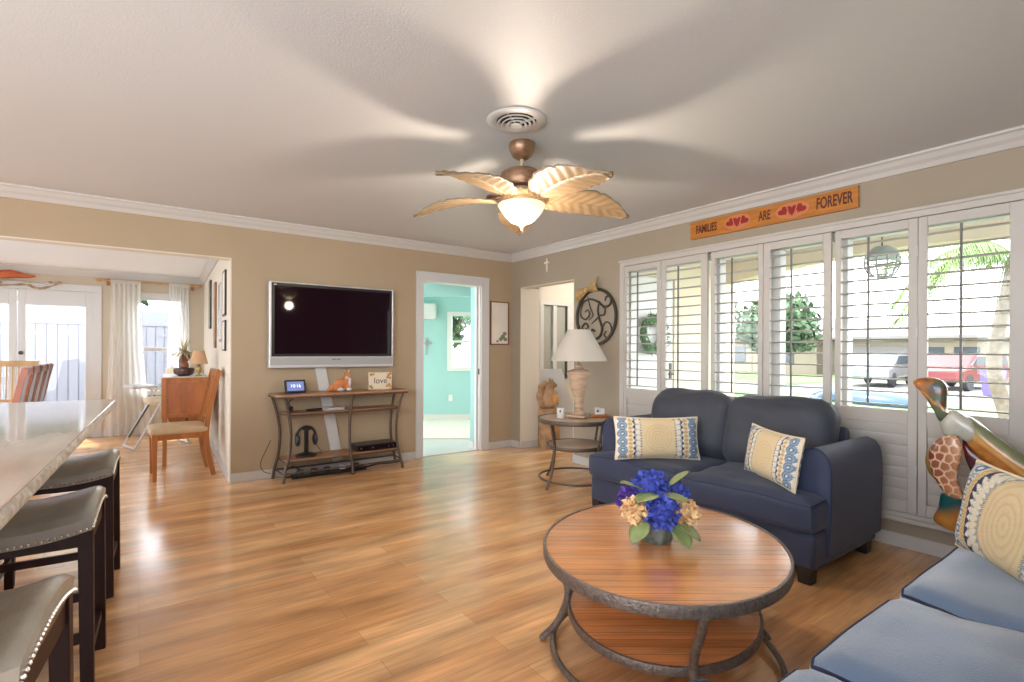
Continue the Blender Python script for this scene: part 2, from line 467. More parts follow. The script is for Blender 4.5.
def ID(): return Matrix.Identity(4)
def XF(loc=(0, 0, 0), rz=0, rx=0, ry=0):
    return Matrix.Translation(loc) @ Matrix.Rotation(rz, 4, 'Z') @ Matrix.Rotation(ry, 4, 'Y') @ Matrix.Rotation(rx, 4, 'X')
def basis(o, u, v, w_):
    m = Matrix.Identity(4)
    for i, c in enumerate((u, v, w_)):
        for j in range(3): m[j][i] = c[j]
    for j in range(3): m[j][3] = o[j]
    return m
XZ = lambda y=0, o=(0, 0): basis((o[0], y, o[1]), (1, 0, 0), (0, 0, 1), (0, -1, 0))   # drawing plane facing -y
YZ = lambda x=0: basis((x, 0, 0), (0, -1, 0), (0, 0, 1), (-1, 0, 0))                    # drawing plane facing -x

def tag(o, label=None, cat=None, group=None, kind=None):
    if label: o['label'] = label
    if cat: o['category'] = cat
    if group: o['group'] = group
    if kind: o['kind'] = kind
    return o
def thing(name, label, cat, loc=(0, 0, 0), rz=0, group=None):
    o = bpy.data.objects.new(name, None)
    o.empty_display_size = 0.1
    COL.objects.link(o)
    o.location = loc; o.rotation_euler = (0, 0, rz)
    return tag(o, label, cat, group)
def struct(o):
    o['kind'] = 'structure'
    return o
def copy_tree(o, parent=None):
    c = o.copy(); COL.objects.link(c)
    c.parent = parent
    if parent: c.matrix_parent_inverse = o.matrix_parent_inverse
    for ch in [x for x in bpy.data.objects if x.parent == o]:
        copy_tree(ch, c)
    return c
def paint(o, fn):
    me = o.data
    a = me.color_attributes.new('Col', 'FLOAT_COLOR', 'POINT')
    for v in me.vertices:
        c = fn(v.co)
        a.data[v.index].color = (c[0], c[1], c[2], 1)
    return o
def text_mesh(name, s, size, m, T, parent=None, ext=0.002, align='CENTER', sx=1.0, bold=0.0):
    cu = bpy.data.curves.new(name, 'FONT')
    cu.body = s; cu.size = size; cu.extrude = ext; cu.offset = size * bold; cu.align_x = align; cu.align_y = 'CENTER'
    tmp = bpy.data.objects.new(name + '_tmp', cu)
    COL.objects.link(tmp)
    dg = bpy.context.evaluated_depsgraph_get()
    me = bpy.data.meshes.new_from_object(tmp.evaluated_get(dg))
    bpy.data.objects.remove(tmp)
    me.transform(Matrix.Diagonal((sx, 1, 1, 1)))
    me.transform(T)
    me.materials.clear(); me.materials.append(M[m])
    o = bpy.data.objects.new(name, me)
    COL.objects.link(o)
    if parent: o.parent = parent
    return o
def arc(c, r, a0, a1, n, z=0, ry=None):
    ry = r if ry is None else ry
    return [(c[0] + r * math.cos(a0 + (a1 - a0) * i / n), c[1] + ry * math.sin(a0 + (a1 - a0) * i / n), z) for i in range(n + 1)]
def bez(p, n=16):
    """smooth curve through the points"""
    p = [Vector(q) for q in p]
    q = [p[0] * 2 - p[1]] + p + [p[-1] * 2 - p[-2]]
    out = []
    for i in range(1, len(q) - 2):
        a, b, c, d = q[i - 1:i + 3]
        for k in range(n):
            t = k / n
            out.append(0.5 * ((2 * b) + (c - a) * t + (2 * a - 5 * b + 4 * c - d) * t * t + (3 * b - a - 3 * c + d) * t ** 3))
    out.append(p[-1])
    return out
def sstep(a, b, x):
    t = max(0, min(1, (x - a) / (b - a)))
    return t * t * (3 - 2 * t)

# ================================================================== THE SETTING
b = MB()
b.box((-7.0, -6.7, -0.1), (0.0, 0.06, 0.0)); b.box((-7.0, 0.06, -0.1), (-3.0, 4.0, 0.0)); b.box((0.0, -1.3, -0.1), (2.6, 0.62, 0.0))
struct(b.build('floor', 'floor', smooth=False))
b = MB(); b.box((-7.0, -7.0, 2.44), (0.12, 0.12, 2.56)); struct(b.build('ceiling', 'ceil', smooth=False))
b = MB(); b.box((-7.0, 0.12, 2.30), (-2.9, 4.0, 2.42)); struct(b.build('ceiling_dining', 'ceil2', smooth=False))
b = MB(); b.box((0.12, -1.3, 2.44), (2.6, 0.62, 2.56)); struct(b.build('ceiling_foyer', 'ceil', smooth=False))

b = MB()
b.box((-7.0, 0, 2.06), (-3.19, 0.12, 2.44))
b.box((-3.19, 0, 0), (-1.265, 0.12, 2.44))
b.box((-1.265, 0, 2.03), (-0.47, 0.12, 2.44))
b.box((-0.47, 0, 0), (0.12, 0.12, 2.44))
b.box((-7.1, -3.0, 0), (-7, 0.12, 2.44)); struct(b.build('wall_back', 'wall', smooth=False))  # includes an unseen kitchen-side wall piece, added to cut light from the left

b = MB()
b.box((0, -0.18, 0), (0.30, 0.0, 2.44))
b.box((0, -1.15, 2.01), (0.12, -0.18, 2.44))
b.box((0, -1.90, 0), (0.12, -1.15, 2.44))
b.box((0, -4.76, 0), (0.12, -1.90, 0.24)); b.box((0, -4.76, 2.06), (0.12, -1.90, 2.44))
b.box((0, -6.7, 0), (0.12, -4.76, 2.44)); b.box((-4.2, -6.7, 0), (0, -6.58, 2.44))  # last box: unseen wall behind the camera, added to block back light
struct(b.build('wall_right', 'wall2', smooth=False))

# opening linings
b = MB(); b.box((-7.0, -0.004, 2.052), (-3.186, 0.124, 2.062)); b.box((-3.197, -0.004, 0.0), (-3.186, 0.124, 2.062))
struct(b.build('trim_1', 'wall_pale', smooth=False))
b = MB()
b.box((0.0, -0.186, 0.0), (0.304, -0.178, 2.012)); b.box((-0.003, -1.154, 2.004), (0.124, -0.18, 2.013)); b.box((-0.003, -1.156, 0), (0.124, -1.148, 2.012))
struct(b.build('trim_2', 'wall_pale', smooth=False))

# side wall of the dining room, slightly out of square
SWe = (Vector((-3.05, 3.8, 0)) - Vector((-3.19, 0.12, 0))).normalized()
TS = basis((-3.19, 0.12, 0), SWe, (0, 0, 1), (SWe.y, -SWe.x, 0))     # u along the wall, v up, w away from the dining room
b = MB(); b.box((0, 0, 0), (3.75, 2.30, 0.12), TS); struct(b.build('wall_dining_side', 'wall_pale', smooth=False))
b = MB(); b.box((0.0, 0, -0.012), (3.68, 0.09, 0), TS); struct(b.build('baseboard_dining_side', 'trim', smooth=False))
b = MB(); b.prism([(0, 0), (-0.07, 0), (-0.07, -0.012), (-0.035, -0.05), (-0.012, -0.08), (0, -0.08)], 0, 3.68,
                  TS @ basis((0, 2.30, 0), (0, 0, 1), (0, 1, 0), (1, 0, 0)))
struct(b.build('trim_3', 'trim', smooth=False))

# far dining wall: French door opening and window opening
b = MB(); Y0, Y1 = 3.8, 3.92
b.box((-7, Y0, 2.01), (-4.33, Y1, 2.30)); b.box((-4.33, Y0, 0), (-3.91, Y1, 2.30)); b.box((-3.91, Y0, 1.98), (-3.30, Y1, 2.30))
b.box((-3.91, Y0, 0), (-3.30, Y1, 0.62)); b.box((-3.30, Y0, 0), (-3.0, Y1, 2.30)); b.box((-7, Y0, 0), (-5.85, Y1, 2.01))
b.box((-7.1, 1.5, 0), (-7, Y1, 2.30)); struct(b.build('wall_dining_far', mat('wall_dining_tan', (0.56, 0.48, 0.37, 1), 0.75), smooth=False))  # includes an unseen left-hand piece, sized to dim the dining room
b = MB(); b.prism([(0, 0), (-0.08, 0), (-0.08, -0.012), (-0.04, -0.05), (-0.014, -0.09), (0, -0.09)], -7, -3.06,
                  basis((0, Y0, 2.30), (0, 1, 0), (0, 0, 1), (1, 0, 0)))
struct(b.build('trim_4', 'trim', smooth=False))
b = MB(); b.box((-4.26, Y0 - 0.012, 0), (-3.06, Y0, 0.09)); struct(b.build('baseboard_dining', 'trim', smooth=False))

# French doors
def french_leaf(name, x0, x1, side):
    r = thing(name, None, None, (0, 0, 0)); r['kind'] = 'structure'
    b = MB(); st = 0.075
    b.box((x0, Y0 + 0.02, 0.0), (x0 + st, Y0 + 0.06, 2.0)); b.box((x1 - st, Y0 + 0.02, 0.0), (x1, Y0 + 0.06, 2.0))
    b.box((x0 + st, Y0 + 0.02, 0.0), (x1 - st, Y0 + 0.06, 0.24)); b.box((x0 + st, Y0 + 0.02, 1.80), (x1 - st, Y0 + 0.06, 2.0))
    struct(b.build('door_leaf', 'white', r, smooth=False, bevel=0.004))
    b = MB(); b.box((x0 + st, Y0 + 0.038, 0.24), (x1 - st, Y0 + 0.044, 1.80)); struct(b.build('pane', 'glass', r, smooth=False))
    if not side: return
    b = MB(); b.ball((x0 + 0.035 if side else x1 - 0.035, Y0 - 0.02, 1.17), (0.026, 0.03, 0.026)); b.tube([(x0 + 0.035 if side else x1 - 0.035, Y0 - 0.02, 1.17), (x0 + 0.035 if side else x1 - 0.035, Y0 + 0.03, 1.17)], 0.012)
    struct(b.build('door_knob', 'iron', r))
french_leaf('door_1', -5.12, -4.37, True)
french_leaf('door_2', -5.84, -5.13, False)
b = MB(); b.box((-4.37, Y0 - 0.018, 0), (-4.27, Y0 + 0.08, 2.0)); b.box((-5.95, Y0 - 0.018, 2.0), (-4.27, Y0 + 0.08, 2.09)); b.box((-5.95, Y0 - 0.018, 0), (-5.85, Y0 + 0.08, 2.0))
struct(b.build('trim_5', 'white', smooth=False, bevel=0.004))
# dining window
b = MB()
for a, c in (((-3.97, Y0 - .016, 0.56), (-3.91, Y0 + .05, 2.04)), ((-3.30, Y0 - .016, 0.56), (-3.24, Y0 + .05, 2.04)), ((-3.91, Y0 - .016, 1.97), (-3.30, Y0 + .05, 2.04)),
             ((-3.97, Y0 - .05, 0.56), (-3.24, Y0 + .05, 0.62)), ((-3.91, Y0 + .03, 1.19), (-3.30, Y0 + .07, 1.25)),
             ((-3.91, Y0 + .03, 0.62), (-3.865, Y0 + .07, 1.97)), ((-3.345, Y0 + .03, 0.62), (-3.30, Y0 + .07, 1.97)), ((-3.865, Y0 + .03, 0.62), (-3.345, Y0 + .07, 0.66)), ((-3.865, Y0 + .03, 1.93), (-3.345, Y0 + .07, 1.97))):
    b.box(a, c)
w1 = struct(b.build('window_1', 'white', smooth=False, bevel=0.003))
b = MB(); b.box((-3.865, Y0 + .048, 0.66), (-3.345, Y0 + .053, 1.93)); struct(b.build('pane', 'glass', w1, smooth=False))

# crown, baseboards in the living room
CP = [(0, 0), (-0.085, 0), (-0.085, -0.014), (-0.070, -0.020), (-0.050, -0.045), (-0.028, -0.062), (-0.020, -0.075), (-0.012, -0.088), (0, -0.088)]
b = MB(); b.prism(CP, -7.0, 0.0, basis((0, 0, 2.44), (0, 1, 0), (0, 0, 1), (1, 0, 0))); struct(b.build('trim_6', 'trim', smooth=False))
b = MB(); b.prism(CP, 0.0, 6.1, basis((0, 0, 2.44), (1, 0, 0), (0, 0, 1), (0, -1, 0))); struct(b.build('trim_7', 'trim', smooth=False))
b = MB()
b.box((-3.19, -0.014, 0), (-1.345, 0, 0.085)); b.box((-0.37, -0.014, 0), (0, 0, 0.085))
struct(b.build('baseboard_back', 'trim', smooth=False, bevel=0.004))
b = MB(); b.box((-0.014, -0.18, 0), (0, -0.014, 0.085)); b.box((-0.014, -6.1, 0), (0, -1.15, 0.085)); b.box((0.0, -0.198, 0), (0.30, -0.186, 0.085))
struct(b.build('baseboard_right', 'trim', smooth=False, bevel=0.004))

# cased door opening to the aqua room
r = thing('door_3', None, None); r['kind'] = 'structure'
b = MB()
b.box((-1.345, -0.02, 0), (-1.255, 0, 2.12)); b.box((-0.475, -0.02, 0), (-0.365, 0, 2.12)); b.box((-1.255, -0.02, 2.015), (-0.475, 0, 2.12))
b.box((-1.265, 0, 0), (-1.25, 0.13, 2.02)); b.box((-0.485, 0, 0), (-0.47, 0.13, 2.02)); b.box((-1.25, 0, 2.01), (-0.485, 0.13, 2.025))
b.box((-0.505, 0.05, 0), (-0.485, 0.085, 2.01)); b.box((-1.345, -0.026, 0), (-1.325, -0.02, 2.12)); b.box((-0.385, -0.026, 0), (-0.365, -0.02, 2.12)); b.box((-1.345, -0.026, 2.1), (-0.365, -0.02, 2.12))
struct(b.build('door_frame', 'white', r, smooth=False, bevel=0.004))
b = MB(); b.box((-0.487, 0.01, 0.93), (-0.4845, 0.04, 1.0)); struct(b.build('strike_plate', 'iron', r, smooth=False))

# aqua room beyond
E3 = Vector((0.826, -0.564, 0)); N3 = Vector((-0.564, -0.826, 0))
TA = basis((0.18, 2.876, 0), E3, (0, 0, 1), N3)
TB = basis((-0.67, 1.16, 0), E3, (0, 0, 1), N3)
b = MB()
b.box((-1.6, 0, -0.1), (0.50, 2.44, 0), TA); b.box((0.50, 0, -0.1), (1.02, 0.93, 0), TA); b.box((0.50, 1.83, -0.1), (1.02, 2.44, 0), TA); b.box((1.02, 0, -0.1), (2.2, 2.44, 0), TA)
struct(b.build('wall_aqua_far', 'aqua', smooth=False))
b = MB(); b.box((-1.2, 1.975, -0.1), (0.90, 2.44, 0), TB); struct(b.build('wall_aqua_header', 'aqua', smooth=False))
b = MB(); b.box((-0.478, 0.125, 0), (0.30, 0.235, 2.44)); struct(b.build('wall_aqua_near', 'aqua', smooth=False))
b = MB(); b.box((-1.6, 2.44, -0.1), (2.2, 2.5, 2.1), TA); b.box((-1.6, 0.125, 2.44), (0.11, 1.7, 2.5)); struct(b.build('ceiling_aqua', 'aquac', smooth=False))
b = MB(); b.box((-1.6, 0, 0), (2.2, 0.10, 0.014), TA); struct(b.build('baseboard_aqua', 'trim', smooth=False))
b = MB(); b.box((-0.482, 0.235, 0), (0.3, 0.247, 0.08)); b.box((-0.492, 0.13, 0), (-0.478, 0.247, 0.08)); struct(b.build('baseboard_aqua_near', 'trim', smooth=False))
b = MB(); b.box((-1.9, -0.1, -0.1), (2.4, 0.0, 3.2), TA); o = b.build('floor_aqua', 'tile', smooth=False); o.location.z = -0.001; struct(o)
b = MB(); b.box((-1.6, 0.0, 0.014), (2.2, 0.010, 1.93), TA); struct(b.build('floor_carpet', 'carpet', smooth=False))
b = MB(); b.box((-1.25, 0.03, 0), (-0.485, 0.12, 0.006)); struct(b.build('trim_8', 'tile', smooth=False))
b = MB()
for u0, u1, v0, v1 in ((0.417, 0.50, 0.86, 1.90), (1.02, 1.10, 0.86, 1.90), (0.50, 1.02, 0.86, 0.93), (0.50, 1.02, 1.83, 1.90)):
    b.box((u0, v0, -0.04), (u1, v1, 0.02), TA)
b.box((0.50, 1.36, -0.05), (1.02, 1.40, -0.02), TA)
w2 = struct(b.build('window_2', 'white', smooth=False, bevel=0.003))
b = MB(); b.box((0.50, 0.93, -0.045), (1.02, 1.83, -0.04), TA); struct(b.build('pane', 'glass', w2, smooth=False))

# foyer
b = MB()
b.box((0.12, 0.5, 0), (0.93, 0.62, 2.44)); b.box((0.93, 0.5, 0), (1.40, 0.62, 0.80)); b.box((0.93, 0.5, 1.90), (1.40, 0.62, 2.44)); b.box((1.40, 0.5, 0), (2.6, 0.62, 2.44)); b.box((2.6, -1.3, 0), (2.7, 0.62, 2.44)); b.box((0.5, -1.29, 0), (2.6, -1.2, 2.44))
struct(b.build('wall_foyer', 'wall_pale', smooth=False))
b = MB(); b.box((0.12, 0.486, 0), (2.6, 0.5, 0.085)); struct(b.build('baseboard_foyer', 'trim', smooth=False))
b = MB()
for a, c in (((0.86, .48, .74), (0.93, .56, 1.95)), ((1.40, .48, .74), (1.50, .56, 1.95)), ((0.93, .48, .74), (1.40, .56, .80)), ((0.93, .48, 1.90), (1.40, .56, 1.95)), ((1.12, .49, .80), (1.19, .56, 1.90))):
    b.box(a, c)
w3 = struct(b.build('window_3', 'white', smooth=False, bevel=0.003))
b = MB(); b.box((0.93, 0.535, 0.80), (1.40, 0.545, 1.90)); struct(b.build('pane', 'mirrorgrey', w3, smooth=False))

fl = bpy.data.lights.new('foyer_fill', 'POINT'); fl.energy = 13; fl.color = (1.0, .93, .84); fl.shadow_soft_size = .12  # added fill light, unseen and without a fixture, brightens the foyer
fo = bpy.data.objects.new('foyer_fill', fl); COL.objects.link(fo); fo.location = (1.5, -.45, 2.2)

# shuttered window: casing, sill, sash mullions, panes
r = thing('window_4', None, None); r['kind'] = 'structure'
b = MB()
b.box((-0.034, -1.900, 0.20), (0, -1.844, 2.11)); b.box((-0.034, -4.80, 2.055), (0, -1.900, 2.11)); b.box((-0.034, -4.80, 0.20), (0, -4.722, 2.055))
b.box((-0.034, -4.722, 0.20), (0, -1.90, 0.225)); b.box((-0.046, -4.82, 2.095), (0, -1.835, 2.115))
struct(b.build('window_frame', 'shut', r, smooth=False, bevel=0.004))
b = MB(); b.box((-0.06, -4.83, 0.172), (0, -1.83, 0.20)); struct(b.build('window_sill', 'shut', r, smooth=False, bevel=0.006))
b = MB()
for y in (-1.84, -2.80, -3.30, -3.76):
    b.box((0.06, y - 0.07, 0.25), (0.15, y + .01, 2.06))
b.box((0.06, -4.76, 0.25), (0.15, -4.70, 2.06)); b.box((0.06, -4.70, 2.0), (0.15, -1.90, 2.06)); b.box((0.06, -4.70, 0.25), (0.15, -1.90, 0.80))
struct(b.build('sash_frame', 'white', r, smooth=False, bevel=0.004))
b = MB(); b.box((0.10, -4.70, 0.80), (0.106, -1.90, 2.0)); struct(b.build('pane', 'glass', r, smooth=False))

SHUT = [(-1.902, -2.336, -1.935, -2.292, 'plantation shutter panel nearest the oval monogram plaque'),
        (-2.340, -2.808, -2.386, -2.748, 'plantation shutter panel second from the monogram plaque, below the start of the orange sign'),
        (-2.840, -3.282, -2.879, -3.243, 'plantation shutter panel behind the loveseat, under the first heart cluster of the sign'),
        (-3.286, -3.760, -3.336, -3.709, 'plantation shutter panel above the loveseat back, under the second heart cluster of the sign'),
        (-3.785, -4.247, -3.822, -4.199, 'plantation shutter panel beside the loveseat arm with the porch lantern behind it'),
        (-4.251, -4.720, -4.295, -4.659, 'plantation shutter panel behind the turtle sculpture with the palm outside')]
for k, (ya, yb, oa, ob, lab) in enumerate(SHUT):
    t = thing('plantation_shutter', 'white ' + lab, 'shutter', (0, (ya + yb) / 2, 0.225), group='white plantation shutters on the front window')
    yc = (ya + yb) / 2; A = lambda y, z, x: (x, y - yc, z - 0.225)
    b = MB()
    z0, z1 = 0.228, 2.052
    b.box(A(ya, z0, -0.030), A(oa, z1, 0)); b.box(A(ob, z0, -0.030), A(yb, z1, 0))
    b.box(A(oa, 1.995, -0.030), A(ob, z1, 0)); b.box(A(oa, z0, -0.030), A(ob, 0.30, 0)); b.box(A(oa, 0.775, -0.030), A(ob, 0.865, 0))
    b.build('shutter_frame', 'shut', t, smooth=False, bevel=0.003)
    b = MB(); n = 14
    for i in range(n):
        z = 0.865 + (i + 0.35) * (1.13 / n)
        T = XF(A((oa + ob) / 2, z, -0.016)) @ Matrix.Rotation(math.radians(4), 4, 'Y')
        h = abs(oa - ob) / 2 - 0.002
        pr = [(0.025 * math.cos(q * PI / 6), 0.0055 * math.sin(q * PI / 6)) for q in range(12)]
        b.prism(pr, -h, h, T @ Matrix.Rotation(PI / 2, 4, 'X'))
    b.build('open_louvers', 'shut', t)
    b = MB(); n = 7
    for i in range(n):
        z = 0.30 + (i + 0.5) * (0.475 / n)
        T = XF(A((oa + ob) / 2, z, -0.014)) @ Matrix.Rotation(math.radians(80), 4, 'Y')
        pr = [(0.037 * math.cos(q * PI / 6), 0.0045 * math.sin(q * PI / 6)) for q in range(12)]
        b.prism(pr, -h, h, T @ Matrix.Rotation(PI / 2, 4, 'X'))
    b.build('closed_louvers', 'shut', t)
    yr = oa + (ob - oa) * (0.42 if k < 2 else 0.45)
    b = MB(); b.box(A(yr + 0.006, 0.90, -0.056), A(yr - 0.006, 1.975, -0.044)); b.build('tilt_rod', 'rod', t, smooth=False, bevel=0.002)
    if k in (1, 3, 5):
        for z in (0.5, 1.35, 1.85): MB().tube([A(ya + 0.004, z - .03, -0.034), A(ya + 0.004, z + .03, -0.034)], 0.004).build('hinge', 'silver', t)

# ================================================================== OUTSIDE THE FRONT WINDOW
b = MB(); b.box((0.12, -9, -0.3), (2.7, -1.42, -0.1)); struct(b.build('porch_floor', 'concrete', smooth=False))
b = MB(); b.box((0.12, -9, 2.50), (2.75, -1.3, 2.6)); struct(b.build('porch_ceiling', 'white', smooth=False))
b = MB()
b.box((0.31, -1.42, -0.1), (0.5, -1.3, 2.5)); b.box((0.12, -1.42, -0.1), (0.31, -1.3, 2.5)); b.box((1.42, -1.42, -0.1), (2.75, -1.3, 2.5)); b.box((0.5, -1.42, 2.1), (1.42, -1.3, 2.5))
struct(b.build('wall_porch', 'stucco', smooth=False))
r = thing('door_4', None, None); r['kind'] = 'structure'
b = MB(); b.box((0.5, -1.40, -0.1), (1.42, -1.36, 2.1)); b.box((0.62, -1.415, 0.1), (1.30, -1.40, 0.85)); b.box((0.62, -1.415, 1.0), (1.30, -1.40, 1.95)); struct(b.build('door_leaf', 'white', r, smooth=False, bevel=0.006))
b = MB(); b.tube([(1.36, -1.40, 0.95), (1.36, -1.45, 0.95), (1.28, -1.45, 0.95)], 0.012); b.box((1.34, -1.408, 0.88), (1.385, -1.40, 1.08)); struct(b.build('door_handle', 'iron', r))
# arched porch beam on a post
ap = [(-9, 2.5), (-9, 2.18)]
for i in range(17):
    u = i / 16; ap.append((-5.4 + 3.9 * u, 2.15 + 0.17 * math.sin(PI * u)))
ap += [(-1.3, 2.15), (-1.3, 2.5)]
b = MB(); b.prism([(-p[0], p[1]) for p in ap], -0.1, 0.1, YZ(2.62)); struct(b.build('porch_beam', 'stucco', smooth=False))
b = MB(); b.box((2.5, -5.75, -0.3), (2.74, -5.45, 2.2)); struct(b.build('porch_post', 'stucco', smooth=False, bevel=0.01))

t = thing('porch_lantern', 'dark openwork lantern hanging from the porch ceiling outside the shutters', 'lantern', (1.8, -3.46, 1.93))
b = MB(); b.tube([(0, 0, 0.30), (0, 0, 0.569)], 0.006, 6); b.build('chain', 'iron', t)
b = MB(); b.lathe([(0, .30), (0.06, .295), (.12, .25), (.145, .19), (.14, .185), (0, .20)], seg=16); b.build('lantern_cap', 'greywood', t)
b = MB()
for k in range(10):
    a = k * PI / 5
    b.tube([(0.14 * math.cos(a), .14 * math.sin(a), .19), (.135 * math.cos(a), .135 * math.sin(a), .10), (.09 * math.cos(a), .09 * math.sin(a), .01)], 0.008, 6)
for z, rr in ((0.10, .135), (0.02, .09), (0.15, .14)): b.tube(arc((0, 0), rr, 0, 2 * PI * 15 / 16, 15, z), 0.008, 6, closed=True)
b.build('lantern_cage', 'greywood', t)

t = thing('wreath', 'leafy green wreath hanging on the white front door outside', 'wreath', (0.96, -1.47, 1.42))
b = MB(); random.seed(3)
b.tube([(0.19 * math.cos(a * PI / 12), 0, 0.19 * math.sin(a * PI / 12)) for a in range(24)], 0.035, 8, closed=True)
for k in range(220):
    a = random.random() * 2 * PI; q = random.gauss(0, .03); rr = 0.19 + q
    c = Vector((rr * math.cos(a), random.uniform(-.05, .0), rr * math.sin(a)))
    d = Vector((random.gauss(0, 1), random.gauss(0, .5), random.gauss(0, 1))).normalized() * .05; e = d.cross(Vector((0, 1, .2))).normalized() * .013
    v = [b.bm.verts.new(c + x) for x in (-d, e, d, -e)]; b.bm.faces.new(v)
b.build('wreath_leaves', 'wreath', t)

# ground
b = MB(); b.box((2.7, -60, -0.5), (14.6, 60, -0.30)); b.box((20.5, -60, -.5), (70, 60, -.30)); b.box((-30, 4, -.5), (2.7, 40, -.30)); struct(b.build('lawn', 'grass', smooth=False))
b = MB(); b.box((14.6, -60, -0.5), (20.5, 60, -0.31)); struct(b.build('street', 'road', smooth=False))
b = MB(); b.box((20.5, -4, -0.5), (28, 6, -0.29)); struct(b.build('driveway', 'concrete', smooth=False))
b = MB(); b.box((-8, 3.93, -0.25), (-2, 6.6, -0.06)); struct(b.build('patio', 'concrete', smooth=False))

def house(x0, x1, y0, y1, eave, ridge, label, wins):
    r = thing('house', label, 'house', (x0, (y0 + y1) / 2, -0.3))
    yc = (y0 + y1) / 2; h = (y1 - y0) / 2
    b = MB(); b.box((0, -h, 0), (x1 - x0, h, eave + .3)); b.build('house_walls', 'stucco_far', r, smooth=False)
    b = MB(); T = basis((-0.7, 0, eave + .3), (1, 0, 0), (0, 0, 1), (0, -1, 0)); D = x1 - x0 + 1.4
    b.prism([(0, 0), (D, 0), (D, .15), (D / 2, ridge - eave), (0, .15)], -h - .6, h + .6, T); b.build('roof', 'roof', r, smooth=False)
    for (ya, yb, za, zb, m) in wins:
        f = MB().box((-0.06, ya - yc, za + .3), (0, yb - yc, zb + .3)).build('garage_door' if m == 'white' else 'window', m, r, smooth=False)
house(30, 38, -6, 8.2, 1.95, 3.3, 'low grey roofed house across the street with wide garage front', [(4.2, 7.6, -.2, 1.6, 'roof'), (1.6, 2.6, .5, 1.5, 'car_glass'), (3.0, 3.8, .5, 1.5, 'car_glass')])
house(33, 41, 10.5, 24, 2.2, 3.6, 'tan house further along the street behind the trees', [(12.0, 13.4, .4, 1.6, 'car_glass'), (15.5, 17, .4, 1.6, 'car_glass')])

def vehicle(label, loc, rz, m, L=4.4, W=1.8, H=1.5, suv=True, name='car'):
    r = thing(name, label, 'car', loc, rz)
    prof = [(-L / 2, .35), (-L / 2 + .05, .85), (-L * .30, .95), (-L * .18, H), (L * (.42 if suv else .25), H), (L * .48, .95), (L / 2, .85), (L / 2, .35)]
    b = MB(); b.prism(prof, -W / 2, W / 2, basis((0, 0, 0), (1, 0, 0), (0, 0, 1), (0, -1, 0))); b.build('car_body', m, r, smooth=False, bevel=0.12, seg=3)
    b = MB(); b.prism([(-L * .285, 1.0), (-L * .175, H - .1), (L * (.40 if suv else .24), H - .1), (L * .455, 1.0)], -W / 2 - .01, W / 2 + .01, basis((0, 0, 0), (1, 0, 0), (0, 0, 1), (0, -1, 0)))
    b.build('side_glass', 'car_glass', r, smooth=False)
    b = MB(); b.box((-.02, -W * .40, 0), (.02, W * .40, .5), XF((-L * .245, 0, .98), ry=math.radians(35))); b.build('windshield', 'car_glass', r, smooth=False)
    b = MB(); b.box((-.02, -W * .40, 0), (.02, W * .40, .42), XF((L * .47, 0, 1.0), ry=math.radians(-14))); b.build('rear_glass', 'car_glass', r, smooth=False)
    for sx_ in (-L * .32, L * .32):
        for sy in (-1, 1):
            MB().lathe([(0, -.1), (.3, -.1), (.33, -.06), (.33, .06), (.3, .1), (0, .1)], seg=20, T=XF((sx_, sy * (W / 2 - .08), .33), rx=PI / 2)).build('wheel', 'tyre', r)
vehicle('silver sport utility car parked across the street', (23.5, 3.75, -0.29), math.radians(4), 'car_silver', H=1.45)
vehicle('dark red car parked on the driveway beside the violet bin', (23.8, 1.0, -0.29), math.radians(-8), 'car_red', L=4.5, H=1.45)
t = thing('blue_mound', 'low blue hull lying on the lawn near the street', 'unidentified', (13.6, 0.9, -0.30), math.radians(72))  # stand-in for an unidentified low blue thing, first taken for a car
b = MB(); b.sheet(lambda u, v: ((u - .5) * 3.4, math.cos(v * PI) * .55 * math.sin(PI * min(max(u, .02), .98)) ** .5, .42 * math.sin(v * PI) * math.sin(PI * min(max(u, .02), .98)) ** .4), 24, 12); b.build('mound', 'car_blue', t, solid=.02)
t = thing('rubbish_bin', 'violet wheeled rubbish bin by the driveway outside', 'bin', (19.9, -0.80, -0.31))
b = MB(); b.beam((0, 0, .05), (0, 0, .9), .46, .46, up=(0, 1, 0), wa2=.6, wb2=.6); b.build('bin_body', 'purple', t, smooth=False, bevel=.03)
b = MB(); b.box((-.32, -.32, .9), (.34, .32, .97)); b.build('bin_lid', 'purple', t, smooth=False, bevel=.02)
b = MB(); b.tube([(.28, -.2, .1), (.28, .2, .1)], .09, 14); b.build('wheel', 'tyre', t)

def tree(label, loc, h, crown, n, seed, leaf=.22, m='foliage'):
    random.seed(seed)
    r = thing('tree', label, 'tree', loc)
    b = MB(); b.tube(bez([(0, 0, 0), (.1, .05, h * .3), (-.05, .1, h * .6), (0, 0, h * .8)], 6), [.16 - .1 * i / 18 for i in range(19)], 8)
    for k in range(5):
        a = k * 1.3; b.tube([(0, .1, h * .5), (crown * .5 * math.cos(a), crown * .5 * math.sin(a), h * .8)], [.07, .02], 6)
    b.build('trunk', 'bark', r)
    b = MB()
    cl = [(Vector((random.gauss(0, crown * .42), random.gauss(0, crown * .42), h * .78 + random.gauss(0, crown * .32))), random.uniform(.35, .6) * crown) for _ in range(16)]
    for k in range(n):
        c, rr = random.choice(cl)
        d = Vector((random.gauss(0, 1), random.gauss(0, 1), random.gauss(0, 1))).normalized()
        p = c + d * rr * random.uniform(.6, 1)
        a = Vector((random.gauss(0, 1), random.gauss(0, 1), random.gauss(0, 1))).normalized(); e = a.cross(d).normalized()
        v = [b.bm.verts.new(p + x) for x in (-a * leaf, e * leaf * .6, a * leaf, -e * leaf * .6)]; b.bm.faces.new(v)
    b.build('crown', m, r, smooth=False, fix=False)
tree('leafy green tree outside seen above the loveseat between the posts', (13.5, 7.6, -.3), 4.4, 1.9, 2600, 1)
